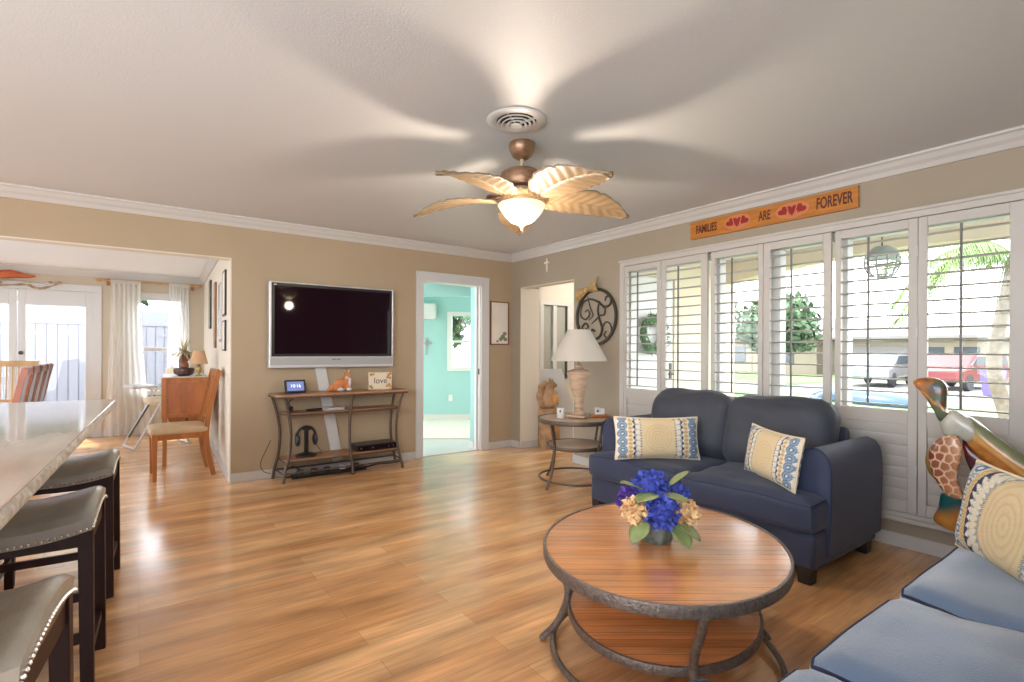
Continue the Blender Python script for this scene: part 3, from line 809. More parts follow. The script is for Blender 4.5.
tree('broad green tree behind the porch lantern', (21.5, 7.4, -.3), 4.0, 1.5, 2200, 2)
tree('dense tree by the tan house down the street', (24, 13.5, -.3), 5.0, 2.5, 2600, 5)
tree('green tree seen past the front door wreath', (8.0, 11.5, -.3), 4.6, 1.8, 2200, 6)
# palm
random.seed(8)
t = thing('palm_tree', 'feathery yellow green palm outside behind the turtle sculpture', 'palm', (9.2, -3.12, -.3))
b = MB(); b.tube(bez([(0, 0, 0), (.15, .3, 1.3), (0, .1, 2.6), (0, 0, 3.3)], 6), [.13 - .04 * i / 18 for i in range(19)], 10); b.build('trunk', 'bark', t)
for k in range(16):
    a = k * 2.4; L = random.uniform(1.5, 2.1); up = random.uniform(.2, .9)
    b = MB(); pts = [Vector((math.cos(a) * L * u, math.sin(a) * L * u, 3.3 + up * math.sin(u * 2.2) - 1.7 * u * u * (1.3 - up))) for u in [i / 14 for i in range(15)]]
    b.tube(pts, [.02 - .001 * i for i in range(15)], 5)
    for i in range(2, 15):
        for sgn in (-1, 1):
            for q in range(3):
                p = pts[i] - (pts[i] - pts[i - 1]) * q / 3
                side = Vector((-math.sin(a), math.cos(a), 0)) * sgn
                d = (side * .45 + Vector((math.cos(a) * .25, math.sin(a) * .25, -.55 - random.random() * .4))).normalized() * .55
                e = Vector((math.cos(a), math.sin(a), 0)) * .018
                v = [b.bm.verts.new(x) for x in (p - e, p + d, p + e)]; b.bm.faces.new(v)
    b.build('frond', 'foliage2', t, smooth=False, fix=False)

# back yard beyond the dining room
t = thing('garden_fence', 'white vinyl privacy fence beyond the french doors', 'fence', (-4.5, 6.4, -.3))
for k in range(4):
    x0 = -3.3 + k * 1.8
    b = MB()
    for i in range(12): b.box((x0 + .06 + i * .14, -.012, .1), (x0 + .185 + i * .14, .012, 1.97))
    b.box((x0, .0, .1), (x0 + 1.8, .008, 1.97)); b.box((x0, -.03, 1.95), (x0 + 1.8, .03, 2.03)); b.box((x0, -.03, .06), (x0 + 1.8, .03, .16))
    for i in range(4): b.box((x0 + .2 + i * .42, -.02, 1.75), (x0 + .38 + i * .42, -.012, 1.81))
    b.build('fence_panel', 'fence', t, smooth=False)
    MB().box((x0 - .06, -.06, 0), (x0 + .06, .06, 2.08)).build('fence_post', 'fence', t, smooth=False, bevel=.01)
r = thing('shed', 'neighbouring white roofed shed rising over the garden fence', 'shed', (-4.6, 9.5, -.3))
MB().box((-3, 0, 0), (3.6, 2, 2.2)).build('shed_wall', 'stucco_far', r, smooth=False)
MB().prism([(-3.4, 2.15), (4.0, 2.15), (2.6, 2.35), (-2.0, 2.50)], -2.3, .3, XZ(0)).build('roof', 'fence', r, smooth=False)
tree('brownish green tree standing behind the shed', (-5.5, 13.5, -.3), 4.6, 2.0, 1800, 9)
tree('small tree outside the aqua room window', (3.2, 7.5, -.3), 3.2, 1.2, 1400, 11, leaf=.14)

# ================================================================== SOFAS
def cushion(name, m, parent, c, size, r=.05, puff=.02, ear=0, eary=-1, seed=0, n=14, wr=.006, rot=None, top_in=0, pipe=None):
    """soft box: c centre, size full extents; ear widens one side at the front"""
    c = Vector(c); hx, hy, hz = [q / 2 for q in size]
    bm = bmesh.new(); bmesh.ops.create_cube(bm, size=2)
    bmesh.ops.subdivide_edges(bm, edges=bm.edges[:], cuts=n, use_grid_fill=True)
    def shape(p):
        x, y, z = p
        e = [max(-(h - r), min(h - r, q * h)) for q, h in zip((x, y, z), (hx, hy, hz))]
        d = Vector((x * hx - e[0], y * hy - e[1], z * hz - e[2]))
        if d.length > 1e-7: d = d.normalized() * r
        q = Vector(e) + d
        q.z += puff * (1 - x * x) * (1 - y * y) * (1 if z > 0 else -1) * abs(z)
        q.y += puff * .5 * (1 - x * x) * (1 - z * z) * y
        if ear:
            f = sstep(0.1, 0, (y * .5 + .5) * 2 * hy - .19)
            q.x += ear * max(0, x * (1 if ear > 0 else -1)) * f
        nz = noise.noise(Vector((q.x * 5 + seed, q.y * 5, q.z * 5)))
        nw = noise.noise(Vector((q.x * 3 + seed * 3, q.y * 22, 5 + q.z * 3))) 
        q += Vector((0, 0, 1)) * (nz * wr + nw * wr * .6) * (1 if z > 0 else .3) + Vector((0, 1, 0)) * nz * wr
        return q
    orig = [v.co.copy() for v in bm.verts]
    for v, o_ in zip(bm.verts, orig): 
        q = shape(o_)
        v.co = c + (rot @ q if rot else q)
    b = MB(); b.bm.free(); b.bm = bm
    o = b.build(name, m, parent)
    if pipe:
        for zz, nm in ((.86, 'piping'),):
            P = []
            for i in range(64):
                u = i / 16
                s_ = int(u); f = (u - s_) * 2 - 1
                xy = [(f, -1), (1, f), (-f, 1), (-1, -f)][s_]
                q = shape(Vector((xy[0], xy[1], zz)))
                P.append(c + (rot @ q if rot else q))
            MB().tube(P, .0045, 6, closed=True).build(nm, pipe, o)
    return o

def make_sofa(label, loc, rz, ns, sw, aw=.215, D=.93, mc='navy', mb='navy_back'):
    t = thing('sofa' if ns > 2 else 'loveseat', label, 'sofa', loc, rz)
    W = ns * sw / 2          # half of the seat run
    H = W + aw
    b = MB(); b.box((-H + .03, -D / 2 + .03, .075), (H - .03, D / 2 - .06, .27)); b.build('base', mc, t, bevel=.02)
    for i in range(ns):
        x = -W + (i + .5) * sw
        ear = (aw - .02) * (-1 if i == 0 else 1 if i == ns - 1 else 0)
        cushion('seat_cushion', mc, t, (x, -D / 2 + .34, .355), (sw - .006, .68, .19), r=.045, puff=.022, ear=ear, seed=i * 3, pipe='navy_pipe', wr=.014)
    for i in range(ns):
        x = -W + (i + .5) * sw
        R = Matrix.Rotation(math.radians(-12), 3, 'X')
        cushion('back_cushion', mb, t, (x, .17, .67), (sw + .045, .24, .475), r=.105, puff=.03, seed=i * 5 + 20, rot=R, wr=.030)
    b = MB(); b.prism([(.20, .11), (.40, .11), (.455, .50), (.455, .71), (.42, .745), (.36, .745), (.30, .5)], -W - .0, W + .0, basis((0, 0, 0), (0, 1, 0), (0, 0, 1), (1, 0, 0)))
    b.build('back_frame', mc, t, bevel=.02)
    for s_ in (-1, 1):
        out = [(W - .005, .12), (W - .005, .45), (W - .015, .56), (W + .0, .635), (W + .05, .685), (W + .10, .70), (W + .145, .682), (W + .172, .64), (W + .182, .58), (W + .184, .47), (W + aw - .008, .36), (W + aw - .015, .12)]
        b = MB()
        b.prism([(s_ * p[0], p[1]) for p in out], -.44, .29, basis((0, 0, 0), (1, 0, 0), (0, 0, 1), (0, -1, 0)))
        a = b.build('arm', mc, t, bevel=.014, seg=3)
        P = [Vector((s_ * p[0], -.292, p[1])) for p in out[1:-1]]
        MB().tube(bez(P, 4), .004, 6).build('piping', 'navy_pipe', a)
        for y in (-D / 2 + .07, D / 2 - .13):
            b = MB(); b.beam((s_ * (H - .08), y, 0), (s_ * (H - .08), y, .12), .065, .065, up=(0, 1, 0), wa2=.08, wb2=.08); b.build('foot', 'foot', t, smooth=False, bevel=.003)
    return t
make_sofa('navy two seat loveseat in front of the shuttered window', (-0.615, -3.285, 0), -PI / 2, 2, .652, aw=.19)
make_sofa('long blue sofa with piped seat cushions nearest the camera, facing the television wall', (-2.30, -5.205, 0), PI, 3, .597, aw=.20, mc=mat('navy_twill_lit', (0.125, 0.195, 0.32, 1), 0.42, var=0.1, vscale=9, bump=0.25, bscale=300, sheen=0.6), mb='navy_back').scale = (1, 1, 1.11)  # navy twill made paler, window light on the cushions put into the colour

# ------------------------------------------------------------------ cushions
CR = (.74, .60, .38); IV = (.80, .76, .66); BL = (.12, .20, .34); NV = (.035, .04, .09); YE = (.62, .42, .17); GB = (.30, .40, .48); OC = (.70, .52, .27)
def band_fn(a, b_):
    def fn(co):
        x, y = co.x / a, co.y / b_
        ax = abs(x); Y = y * b_ / a
        if ax > .965 or abs(y) > .95: return CR
        if ax > .70:                      # blue scroll band
            d = math.hypot((ax - .83) / .11, ((Y * 5.2) % 1 - .5) * 2 * .9)
            return IV if d < .22 else (BL if d < .55 else GB if d < .8 else (BL if d < 1.02 else IV))
        if ax > .60: return YE if ((Y * 11) % 1 - .5) ** 2 * 4 + ((ax - .65) / .05) ** 2 * .6 < .75 else IV
        if ax > .54:
            return NV if (ax - .54) < .055 * abs(((Y * 8) % 1) - .5) * 2 + .008 else IV
        if ax > .42:
            return IV if math.hypot((ax - .48) / .06, ((Y * 8 + .5) % 1 - .5) * 2) < .9 else (CR if (ax < .46) else GB)
        if ax > .39: return BL if ((Y * 16) % 1) > .5 else CR
        rr = math.hypot(x, Y) / .36
        if rr < 1:
            k = rr * 5 % 1
            return OC if k < .3 else ((.72, .56, .33) if k < .55 and (math.atan2(Y, x) * 6 / PI) % 1 > .4 else CR)
        return CR
    return fn
def ring_fn(a, b_):
    def fn(co):
        x, y = co.x, co.y
        if abs(x) > a - .012 or abs(y) > b_ - .007: return CR
        R = math.hypot(x, y * .72); th = math.atan2(y, x)
        if R > .262:
            d = math.hypot(((abs(x) * 9) % 1 - .5) * 2, ((y * 17) % 1 - .5) * 2)
            return IV if d < .25 else BL if d < .55 else IV if d < .72 else GB if d < 1.0 else IV
        if R > .225:
            d = math.hypot((R - .243) / .016, ((th * 11) % 1 - .5) * 2)
            return YE if .35 < d < .95 else CR
        if R > .190: return NV if (R - .190) > .030 * abs(((th * 7) % 1) - .5) * 2 - .002 else IV
        if R > .135:
            d = math.hypot((R - .163) / .027, ((th * 7 + .5) % 1 - .5) * 2)
            return IV if d < .9 and not .35 < d < .5 else GB if d > 1.05 else CR
        if R > .125: return BL if ((th * 26) % 1) > .5 else CR
        k = (R * 42) % 1
        return OC if k < .3 else ((.72, .56, .33) if k < .55 and (th * 6 / PI) % 1 > .4 else CR)
    return fn
def pillow(label, a, b_, th, Mx, fn=None, m='paint', nu=96, nv=64):
    t = None
    b = MB()
    for sg in (1, -1):
        def f(u, v, sg=sg):
            x = (u * 2 - 1); y = (v * 2 - 1)
            k = max(0.0, (1 - x ** 4) * (1 - y ** 4))
            px = a * x * (1 - .05 * (1 - y * y)); py = b_ * y * (1 - .09 * (1 - x * x))
            z = sg * th * (k ** .55) + .004 * noise.noise(Vector((px * 9, py * 9, sg)))*k
            return Vector((px, py, z))
        b.sheet(f, nu, nv)
    bmesh.ops.remove_doubles(b.bm, verts=b.bm.verts[:], dist=.0004)
    o = b.build('throw_pillow', m)
    if fn: paint(o, fn)
    tag(o, label, 'pillow', 'patterned throw pillows')
    o.matrix_world = Mx
    e = MB()
    P = []
    for i in range(80):
        u = i / 20; s_ = int(u); q = (u - s_) * 2 - 1
        x, y = [(q, -1), (1, q), (-q, 1), (-1, -q)][s_]
        P.append((a * x * (1 - .05 * (1 - y * y)), b_ * y * (1 - .09 * (1 - x * x)), 0))
    e.tube(P, .006, 6, closed=True).build('piping', 'cream', o)
    return o
def face_to(c, right, up):
    r_ = Vector(right).normalized(); n = r_.cross(Vector(up)).normalized(); u = n.cross(r_)
    return basis(c, r_, u, n)
pillow('cream lumbar pillow standing upright by the far arm of the loveseat, near the lamp table', .300, .150, .060, face_to((-.885, -2.965, .605), (.80, -.60, 0.0), (.12, .16, 1)), band_fn(.30, .15))
pillow('cream lumbar pillow tipped over against the near arm of the loveseat', .255, .150, .060, face_to((-.845, -3.775, .61), (-.50, -.83, -.02), (.13, -.12, 1)), band_fn(.255, .15))
pillow('large cream and blue lumbar pillow on the long sofa beside the turtle sculpture', .37, .168, .075, face_to((-1.60, -4.985, .655), (-.80, -.60, .02), (.13, -.17, 1)), ring_fn(.37, .168), nu=150, nv=100)

# ================================================================== COFFEE TABLE
t = thing('coffee_table', 'oval two tier wooden coffee table with hammered metal rim and curved legs', 'coffee table', (-2.176, -4.009, 0), 0.521)
def oval(a, b_, z0, z1, m, name, parent, bevel=.0):
    b = MB(); P = [(a * math.cos(q * PI / 48), b_ * math.sin(q * PI / 48)) for q in range(96)]
    b.prism(P, z0, z1, ID()); return b.build(name, m, parent, bevel=bevel)
def oval_rim(a, b_, z0, z1, th, name, m, parent):
    b = MB(); n = 96
    R = []
    for i in range(n):
        c, s_ = math.cos(2 * PI * i / n), math.sin(2 * PI * i / n)
        R.append([b.bm.verts.new(((a + o) * c, (b_ + o) * s_, z)) for o, z in ((0, z0), (th * .8, z0), (th, z0 + .006), (th, z1 - .006), (th * .8, z1), (0, z1))])
    for i in range(n):
        A, B = R[i], R[(i + 1) % n]
        for k in range(6): b.bm.faces.new([A[k], A[(k + 1) % 6], B[(k + 1) % 6], B[k]])
    return b.build(name, m, parent)
oval(.545, .458, .428, .459, 'table_wood', 'tabletop', t)
oval_rim(.544, .457, .422, .463, .012, 'rim', 'table_rim', t)
oval(.440, .36, .196, .212, 'table_wood', 'lower_shelf', t)
oval_rim(.439, .359, .185, .216, .012, 'shelf_rim', 'table_rim', t)
for ang in (101, 204, 306, 24):
    a = math.radians(ang)
    ca, sa = math.cos(a), math.sin(a)
    P = [(.553 * ca, .468 * sa, .43), (.53 * ca, .445 * sa, .37), (.478 * ca, .392 * sa, .28), (.462 * ca, .378 * sa, .20), (.475 * ca, .42 * sa, .09), (.50 * ca, .485 * sa, 0.012)]
    b = MB(); b.tube(bez(P, 6), .0145, 12); b.ball((.50 * ca, .485 * sa, .012), (.017, .017, .012)); b.build('leg', 'table_rim', t)
b = MB(); b.tube([(.445 * math.cos(i * PI / 48), .44 * math.sin(i * PI / 48), .035) for i in range(96)], .012, 10, closed=True)
b.build('base_ring', 'table_rim', t)

# flower arrangement
random.seed(5)
t = thing('flower_arrangement', 'blue and cream flower arrangement in a short grey pot on the coffee table', 'flowers', (-2.185, -3.985, .459))
t.scale = (1.10, 1.10, 1.05)
b = MB(); b.lathe([(0, 0), (.052, 0), (.058, .01), (.066, .05), (.068, .085), (.060, .088), (.056, .07), (0, .065)], seg=28); b.build('pot', 'vase', t)
def bloom(c, r, m, n, pl, squash=1.0):
    b = MB(); c = Vector(c)
    b.ball(c, r * .62, 12, 8)
    for k in range(n):
        zf = 1 - 2 * (k + .5) / n; th = k * 2.39996
        d = Vector((math.sqrt(max(0, 1 - zf * zf)) * math.cos(th), math.sqrt(max(0, 1 - zf * zf)) * math.sin(th), zf))
        d = (d + Vector([random.gauss(0, .12) for _ in range(3)])).normalized()
        a = d.cross(Vector((random.gauss(0, 1), random.gauss(0, 1), random.gauss(0, 1)))).normalized(); e = d.cross(a)
        p = c + d * r * random.uniform(.62, .82); L = pl * random.uniform(.8, 1.2); Wd = L * .42
        tip = p + d * L * .75 + a * L * .55
        mid = p + d * L * .45 + a * L * .12
        v = [b.bm.verts.new(x) for x in (p, mid + e * Wd, tip, mid - e * Wd)]
        b.bm.faces.new(v)
    return b.build('bloom', m, t, smooth=False, fix=False)
# frame of directions as seen from the room: R = toward the window side, F = toward the camera side
Rv = Vector((.807, -.59, 0)); Fv = Vector((-.59, -.807, 0))
def at(r_, f_, z): return tuple(Rv * r_ + Fv * f_ + Vector((0, 0, z)))
bloom(at(.005, .045, .125), .070, 'blue_petal', 210, .028)
bloom(at(-.015, -.03, .195), .070, 'blue_petal', 200, .026)
bloom(at(-.085, -.035, .145), .052, 'violet_petal', 150, .024)
bloom(at(.085, -.05, .16), .050, 'blue_petal', 140, .024)
bloom(at(.0, -.10, .13), .055, 'violet_petal', 130, .024)
bloom(at(-.085, .03, .125), .046, 'cream_petal', 170, .026)
bloom(at(.098, .02, .115), .048, 'cream_petal', 170, .028)
def leafp(c, d, L, Wd, m='leaf'):
    c, d = Vector(c), Vector(d).normalized(); s_ = d.cross(Vector((0, 0, 1)));
    s_ = s_.normalized() if s_.length > .1 else Vector((1, 0, 0)); nrm = s_.cross(d)
    b = MB(); b.sheet(lambda u, v: c + d * L * u + s_ * (v - .5) * 2 * Wd * math.sin(PI * min(1, u * .96 + .02)) ** .7 + nrm * (-.25 * L * u * u + abs(v - .5) * .3 * Wd), 8, 4)
    b.build('leaf', m, t, solid=.0015)
for r_, f_, z, dr, df, dz in ((-.05, 0, .19, -.75, .2, .55), (.055, -.02, .20, .55, .1, .75), (-.01, .035, .185, -.9, .6, .1), (0.01, .04, .185, 1, .5, .05), (-.05, .06, .09, -.7, .5, -.45), (.06, .05, .085, .8, .5, -.35), (.05, .04, .07, .4, .8, -.4)):
    leafp(at(r_, f_, z), Vector(at(dr, df, dz)),   .095, .040)

# ================================================================== END TABLE AND LAMP
EX, EY = -.63, -1.86
t = thing('end_table', 'round two tier end table with iron legs beside the loveseat', 'table', (EX, EY, 0), math.radians(8))
b = MB(); b.lathe([(0, .585), (.338, .585), (.338, .612), (0, .612)], seg=64); b.build('tabletop', 'end_wood', t)
oval_rim(.338, .338, .578, .616, .012, 'rim', 'metal_brown', t)
b = MB(); b.lathe([(0, .352), (.262, .352), (.262, .372), (0, .372)], seg=64); b.build('lower_shelf', 'end_wood', t)
oval_rim(.261, .261, .345, .377, .010, 'shelf_rim', 'metal_brown', t)
for ang in (184, 94, 4, -86):
    a = math.radians(ang - 8); ca, sa = math.cos(a), math.sin(a)
    P = [(q * ca, q * sa, z) for q, z in ((.315, .585), (.295, .48), (.272, .37), (.285, .25), (.32, .12), (.375, .012))]
    b = MB(); b.tube(bez(P, 6), .0115, 10); b.build('leg', 'metal_brown', t)
b = MB(); b.tube(arc((0, 0), .335, 0, 2 * PI * 63 / 64, 63, .075), .0095, 8, closed=True); b.build('base_ring', 'metal_brown', t)

t = lampt = thing('table_lamp', 'large whitewashed urn lamp with a white empire shade on the round end table', 'lamp', (-.61, -1.875, .620), math.radians(25))
b = MB(); b.box((-.088, -.088, 0), (.088, .088, .022)); b.build('plinth', 'urn', t, smooth=False, bevel=.004)
b = MB(); b.lathe([(0, .022), (.062, .022), (.066, .035), (.045, .048), (.030, .056), (.028, .070), (.040, .082), (.046, .092), (.036, .103), (.030, .112), (.034, .125), (.047, .175), (.0545, .22), (.050, .226), (.060, .232), (.074, .285), (.082, .322), (.076, .328), (.085, .334), (.096, .372), (.106, .395), (.107, .412), (.096, .424), (.06, .436), (.036, .446), (.028, .458), (.034, .466), (.03, .478), (.012, .486), (0, .486)], seg=36)
b.build('urn_body', 'urn', t)
b = MB(); b.tube([(0, 0, .48), (0, 0, .80)], .005, 8); b.lathe([(0, .80), (.012, .803), (.016, .812), (.010, .824), (.014, .832), (0, .842)], seg=14)
for k in range(3): b.tube([(0, 0, .785), (.098 * math.cos(k * 2.094), .098 * math.sin(k * 2.094), .792)], .002, 5)
b.build('harp_and_finial', 'iron', t)
b = MB(); b.lathe([(.258, .515), (.252, .518), (.100, .797), (.104, .799), (.262, .515), (.258, .513)], seg=56); b.build('lamp_shade', 'shade', t)

o = thing('smart_speaker', 'small white upright device with a dark oval eye at the foot of the urn lamp', 'device', (-.79, -1.83, .616), math.radians(-50))
b = MB(); b.lathe([(0, 0), (.030, 0), (.033, .006), (.037, .085), (.034, .092), (0, .094)], seg=28, sy=.8); b.build('body', 'white', o)
b = MB(); b.ball((0, -.030, .066), (.007, .004, .013), 12, 8); b.build('lens', 'black', o)
t = thing('photo_cube', 'small white block with a dark emblem on a wooden base beside the urn lamp', 'ornament', (-.42, -1.955, .616), math.radians(-36))
b = MB(); b.box((-.075, -.04, 0), (.075, .04, .022)); b.build('wooden_base', 'oak', t, smooth=False, bevel=.006)
b = MB(); b.box((-.045, -.02, .022), (.005, .015, .085), XF(rz=.1)); b.box((-.0, -.01, .022), (.045, .02, .078), XF(rz=-.15)); b.build('white_block', 'white', t, smooth=False, bevel=.004)
b = MB(); b.prism([(-.030, .045), (-.012, .045), (-.010, .058), (-.021, .070), (-.032, .058)], .0, .003, XZ(-.021) @ XF(rz=0)); b.build('emblem', 'iron', t, smooth=False)

# carved squirrel on a log by the foyer opening
t = thing('squirrel_carving', 'carved wooden squirrel sitting on a tall log behind the round end table', 'sculpture', (.33, -.35, 0), math.radians(-36))
b = MB(); random.seed(2)
b.sheet(lambda u, v: Vector(((.135 + .012 * noise.noise(Vector((math.cos(u * 2 * PI) * 2, math.sin(u * 2 * PI) * 2, v * 3)))) * math.cos(u * 2 * PI), (.135 + .012 * noise.noise(Vector((math.cos(u * 2 * PI) * 2, math.sin(u * 2 * PI) * 2, v * 3)))) * math.sin(u * 2 * PI), v * .50)), 28, 10)
b.lathe([(0, .50), (.135, .50)], seg=28); b.build('log', 'carve', t)
b = MB()
for c, r_ in (((.00, 0, .60), (.095, .085, .11)), ((.0, -.01, .70), (.07, .065, .09)), ((.025, -.02, .80), (.055, .045, .05)), ((.065, -.03, .79), (.035, .03, .028)), ((.01, .01, .855), (.014, .01, .032)), ((.035, -.045, .85), (.013, .01, .03)),
              ((.06, -.05, .56), (.06, .03, .03)), ((.05, -.05, .68), (.05, .022, .02)), ((.08, -.03, .70), (.025, .02, .02))):
    b.ball(c, r_, 14, 10)
b.build('squirrel_body', 'carve', t, remesh=.008)
b = MB()
for c, r_ in (((-.085, .02, .56), (.055, .05, .07)), ((-.115, .02, .65), (.05, .045, .08)), ((-.095, .02, .75), (.05, .045, .07)), ((-.06, .02, .81), (.04, .035, .04))):
    b.ball(c, r_, 14, 10)
b.build('tail', 'carve', t, remesh=.008)
b = MB(); b.ball((.07, -.05, .61), (.045, .04, .07), 14, 10); b.build('carved_nut', 'carve_o', t)
t = thing('display_board', 'plain white board leaning in the foyer behind the squirrel carving', 'board', (.66, -.03, 0), math.radians(-36))
b = MB(); b.prism([(-.28, 0), (.34, 0), (.34, .30), (.13, .98), (-.28, .98)], -.012, .012, XF((0, 0, 0), rx=math.radians(90 - 6))); b.build('board', 'white', t, smooth=False, bevel=.003)

# ================================================================== WALL THINGS, WINDOW WALL
t = thing('wall_sign', 'long orange wooden sign with red heart clusters above the shutters', 'sign', (-.012, -3.28, 2.262))
b = MB(); b.box((-.012, -.642, -.073), (.012, .642, .073)); b.build('board', 'sign', t, smooth=False, bevel=.003)
TT = lambda y, z, s=0: basis((-.0125, -y, z), (0, -1, 0), (0, 0, 1), (-1, 0, 0)) @ Matrix.Rotation(s, 4, 'Z')
text_mesh('lettering', 'FAMILIES', .098, 'letter', TT(-.487, -.002), t, sx=.52, bold=.02)
text_mesh('lettering', 'ARE', .10, 'letter', TT(.01, .0), t, sx=.52, bold=.02)
text_mesh('lettering', 'FOREVER', .112, 'letter', TT(.495, .002), t, sx=.50, bold=.02)
heart = []
for i in range(28):
    a = 2 * PI * i / 28
    heart.append((16 * math.sin(a) ** 3 / 16, (13 * math.cos(a) - 5 * math.cos(2 * a) - 2 * math.cos(3 * a) - math.cos(4 * a)) / 16))
for yc, W_ in ((-.210, .112), (.215, .122)):
    b = MB(); b.prism([(W_ * math.cos(q * PI / 20), .058 * math.sin(q * PI / 20)) for q in range(40)], 0, .0025, TT(yc, 0)); b.build('pale_oval', 'salmon', t, smooth=False)
    b = MB()
    for dx, rot, s_ in ((-.062, .7, .036), (0, 0, .042), (.062, -.7, .036)):
        b.prism([(s_ * p[0], s_ * p[1]) for p in heart], 0, .0055, TT(yc + dx * W_ / .12, .002) @ Matrix.Rotation(rot, 4, 'Z'))
    b.build('heart_cluster', 'red', t, smooth=False)
    b = MB()
    for dx, rot in ((-.028, .28), (.028, -.28)):
        b.prism([(-.003, -.05), (.003, -.05), (.004, .05), (-.004, .05)], 0.0025, .0065, TT(yc + dx, 0) @ Matrix.Rotation(rot, 4, 'Z'))
    b.build('divider', 'salmon', t, smooth=False)

t = thing('monogram_plaque', 'round iron monogram plaque with scrollwork above the lamp', 'wall decor', (-.02, -1.505, 1.58))
def YZc(pts): return [(0, -p[0], p[1]) for p in pts]
b = MB(); n = 72; R = []
for i in range(n):
    c, s_ = math.cos(2 * PI * i / n), math.sin(2 * PI * i / n)
    R.append([b.bm.verts.new((x, q * .98 * c, q * s_)) for x, q in ((-.008, .272), (-.008, .302), (.008, .302), (.008, .272))])
for i in range(n):
    for k in range(4): b.bm.faces.new([R[i][k], R[i][(k + 1) % 4], R[(i + 1) % n][(k + 1) % 4], R[(i + 1) % n][k]])
b.build('ring', 'iron', t)
b = MB()
def curl(p, r_=.008): b.tube(bez([(0, -x, z) for x, z in p], 6), [r_ * (.6 + .4 * math.sin(PI * i / (6 * (len(p) - 1)))) for i in range(6 * (len(p) - 1) + 1)], 8)
curl([(.055, .16), (.03, .08), (.05, -.02), (.09, -.12), (.06, -.20), (-.02, -.23), (-.07, -.19), (-.05, -.13), (-.01, -.15)], .013)
curl([(-.22, .10), (-.18, .17), (-.08, .19), (.02, .16), (.12, .10), (.20, .12), (.21, .19), (.15, .20), (.13, .16)], .012)
curl([(-.22, .10), (-.22, .02), (-.15, -.02), (-.09, .03), (-.12, .08), (-.16, .06)], .009)
curl([(-.06, -.07), (0, -.03), (.06, .01), (.12, .02), (.13, .08), (.10, .09)], .008)
curl([(.09, -.12), (.14, -.06), (.20, -.08), (.22, -.15), (.17, -.22), (.12, -.19), (.15, -.15)], .009)
curl([(-.07, -.19), (-.16, -.16), (-.20, -.10), (-.15, -.06), (-.11, -.10), (-.15, -.12)], .009)
curl([(-.12, .22), (-.08, .10), (-.04, .02), (-.10, -.03)], .007)
b.build('scrollwork', 'iron', t)
b = MB()
for sgn in (-1, 1):
    b.sheet(lambda u, v, s=sgn: Vector((-.02 - .035 * math.sin(PI * v), -(-.10 + s * u * .15 + 0), .285 + .05 * u * s + (v - .5) * (.03 + .12 * u) + .01 * math.sin(9 * v))), 8, 8)
b.ball((-.04, .10, .285), (.025, .025, .03), 10, 8)
b.build('burlap_bow', 'burlap', t, solid=.006)

o = thing('wall_cross', 'small pale cross high on the wall over the foyer opening', 'cross', (-.012, -.705, 2.225))
b = MB(); b.box((-.008, -.010, -.08), (.008, .010, .08)); b.box((-.008, -.045, .02), (.008, .045, .04)); b.ball((-.01, 0, .03), (.008, .02, .02), 10, 8); b.build('cross_body', 'wall_pale' if 0 else 'paper', o, smooth=False)

t = thing('framed_picture', 'narrow brown framed print between the aqua doorway and the room corner', 'picture', (-.202, -.012, 1.567), group=None)
b = MB(); 
for a, c in (((-.142, -.01, -.272), (-.128, .012, .272)), ((.128, -.01, -.272), (.142, .012, .272)), ((-.128, -.01, .258), (.128, .012, .272)), ((-.128, -.01, -.272), (.128, .012, -.258))): b.box(a, c)
b.build('frame', 'frame_br', t, smooth=False, bevel=.002)
MB().box((-.128, .002, -.258), (.128, .010, .258)).build('print', 'paper', t, smooth=False)
b = MB()
for x, z, r_ in ((.05, -.17, .035), (.08, -.13, .03), (.02, -.20, .03), (.09, -.2, .03), (-.03, -.225, .018)): b.prism([(r_ * math.cos(q), r_ * .8 * math.sin(q)) for q in [i * PI / 6 for i in range(12)]], 0, .0015, XZ(.002, (x, z)))
b.build('painted_shrub', mat('print_green', (.20, .24, .16, 1), .8), t, smooth=False)

# ================================================================== TURTLE SCULPTURE
t = thing('turtle_sculpture', 'carved and painted sea turtle sculpture standing between the long sofa and the shutters', 'sculpture', (-.33, -4.56, 0))
U0 = 4.56
head = [(4.315, 1.058), (4.34, 1.079), (4.397, 1.086), (4.44, 1.074), (4.465, 1.033), (4.464, 0.971), (4.466, 0.91), (4.492, 0.872), (4.441, 0.844), (4.417, 0.89), (4.385, 0.95), (4.353, 1.002), (4.321, 1.04)]
neck = [(4.440, 0.850), (4.489, 0.916), (4.553, 0.878), (4.598, 0.835), (4.605, 0.776), (4.559, 0.749), (4.524, 0.772), (4.46, 0.775), (4.442, 0.816)]
shell = [(4.535, 0.888), (4.642, 0.812), (4.762, 0.712), (4.90, 0.60), (4.95, 0.48), (4.86, 0.50), (4.757, 0.585), (4.695, 0.615), (4.621, 0.637), (4.576, 0.699), (4.536, 0.76)]
flip = [(4.507, 0.786), (4.466, 0.776), (4.429, 0.745), (4.405, 0.687), (4.401, 0.632), (4.418, 0.566), (4.442, 0.509), (4.473, 0.469), (4.508, 0.455), (4.548, 0.46), (4.54, 0.5), (4.525, 0.541), (4.522, 0.586), (4.536, 0.663), (4.542, 0.724), (4.524, 0.774)]
back = [(4.423, 0.733), (4.389, 0.685), (4.374, 0.628), (4.387, 0.567), (4.418, 0.527), (4.446, 0.507), (4.458, 0.571), (4.446, 0.661)]
belly = [(4.527, 0.763), (4.567, 0.720), (4.64, 0.66), (4.65, 0.599), (4.588, 0.566), (4.554, 0.547), (4.567, 0.58), (4.548, 0.635), (4.532, 0.693)]
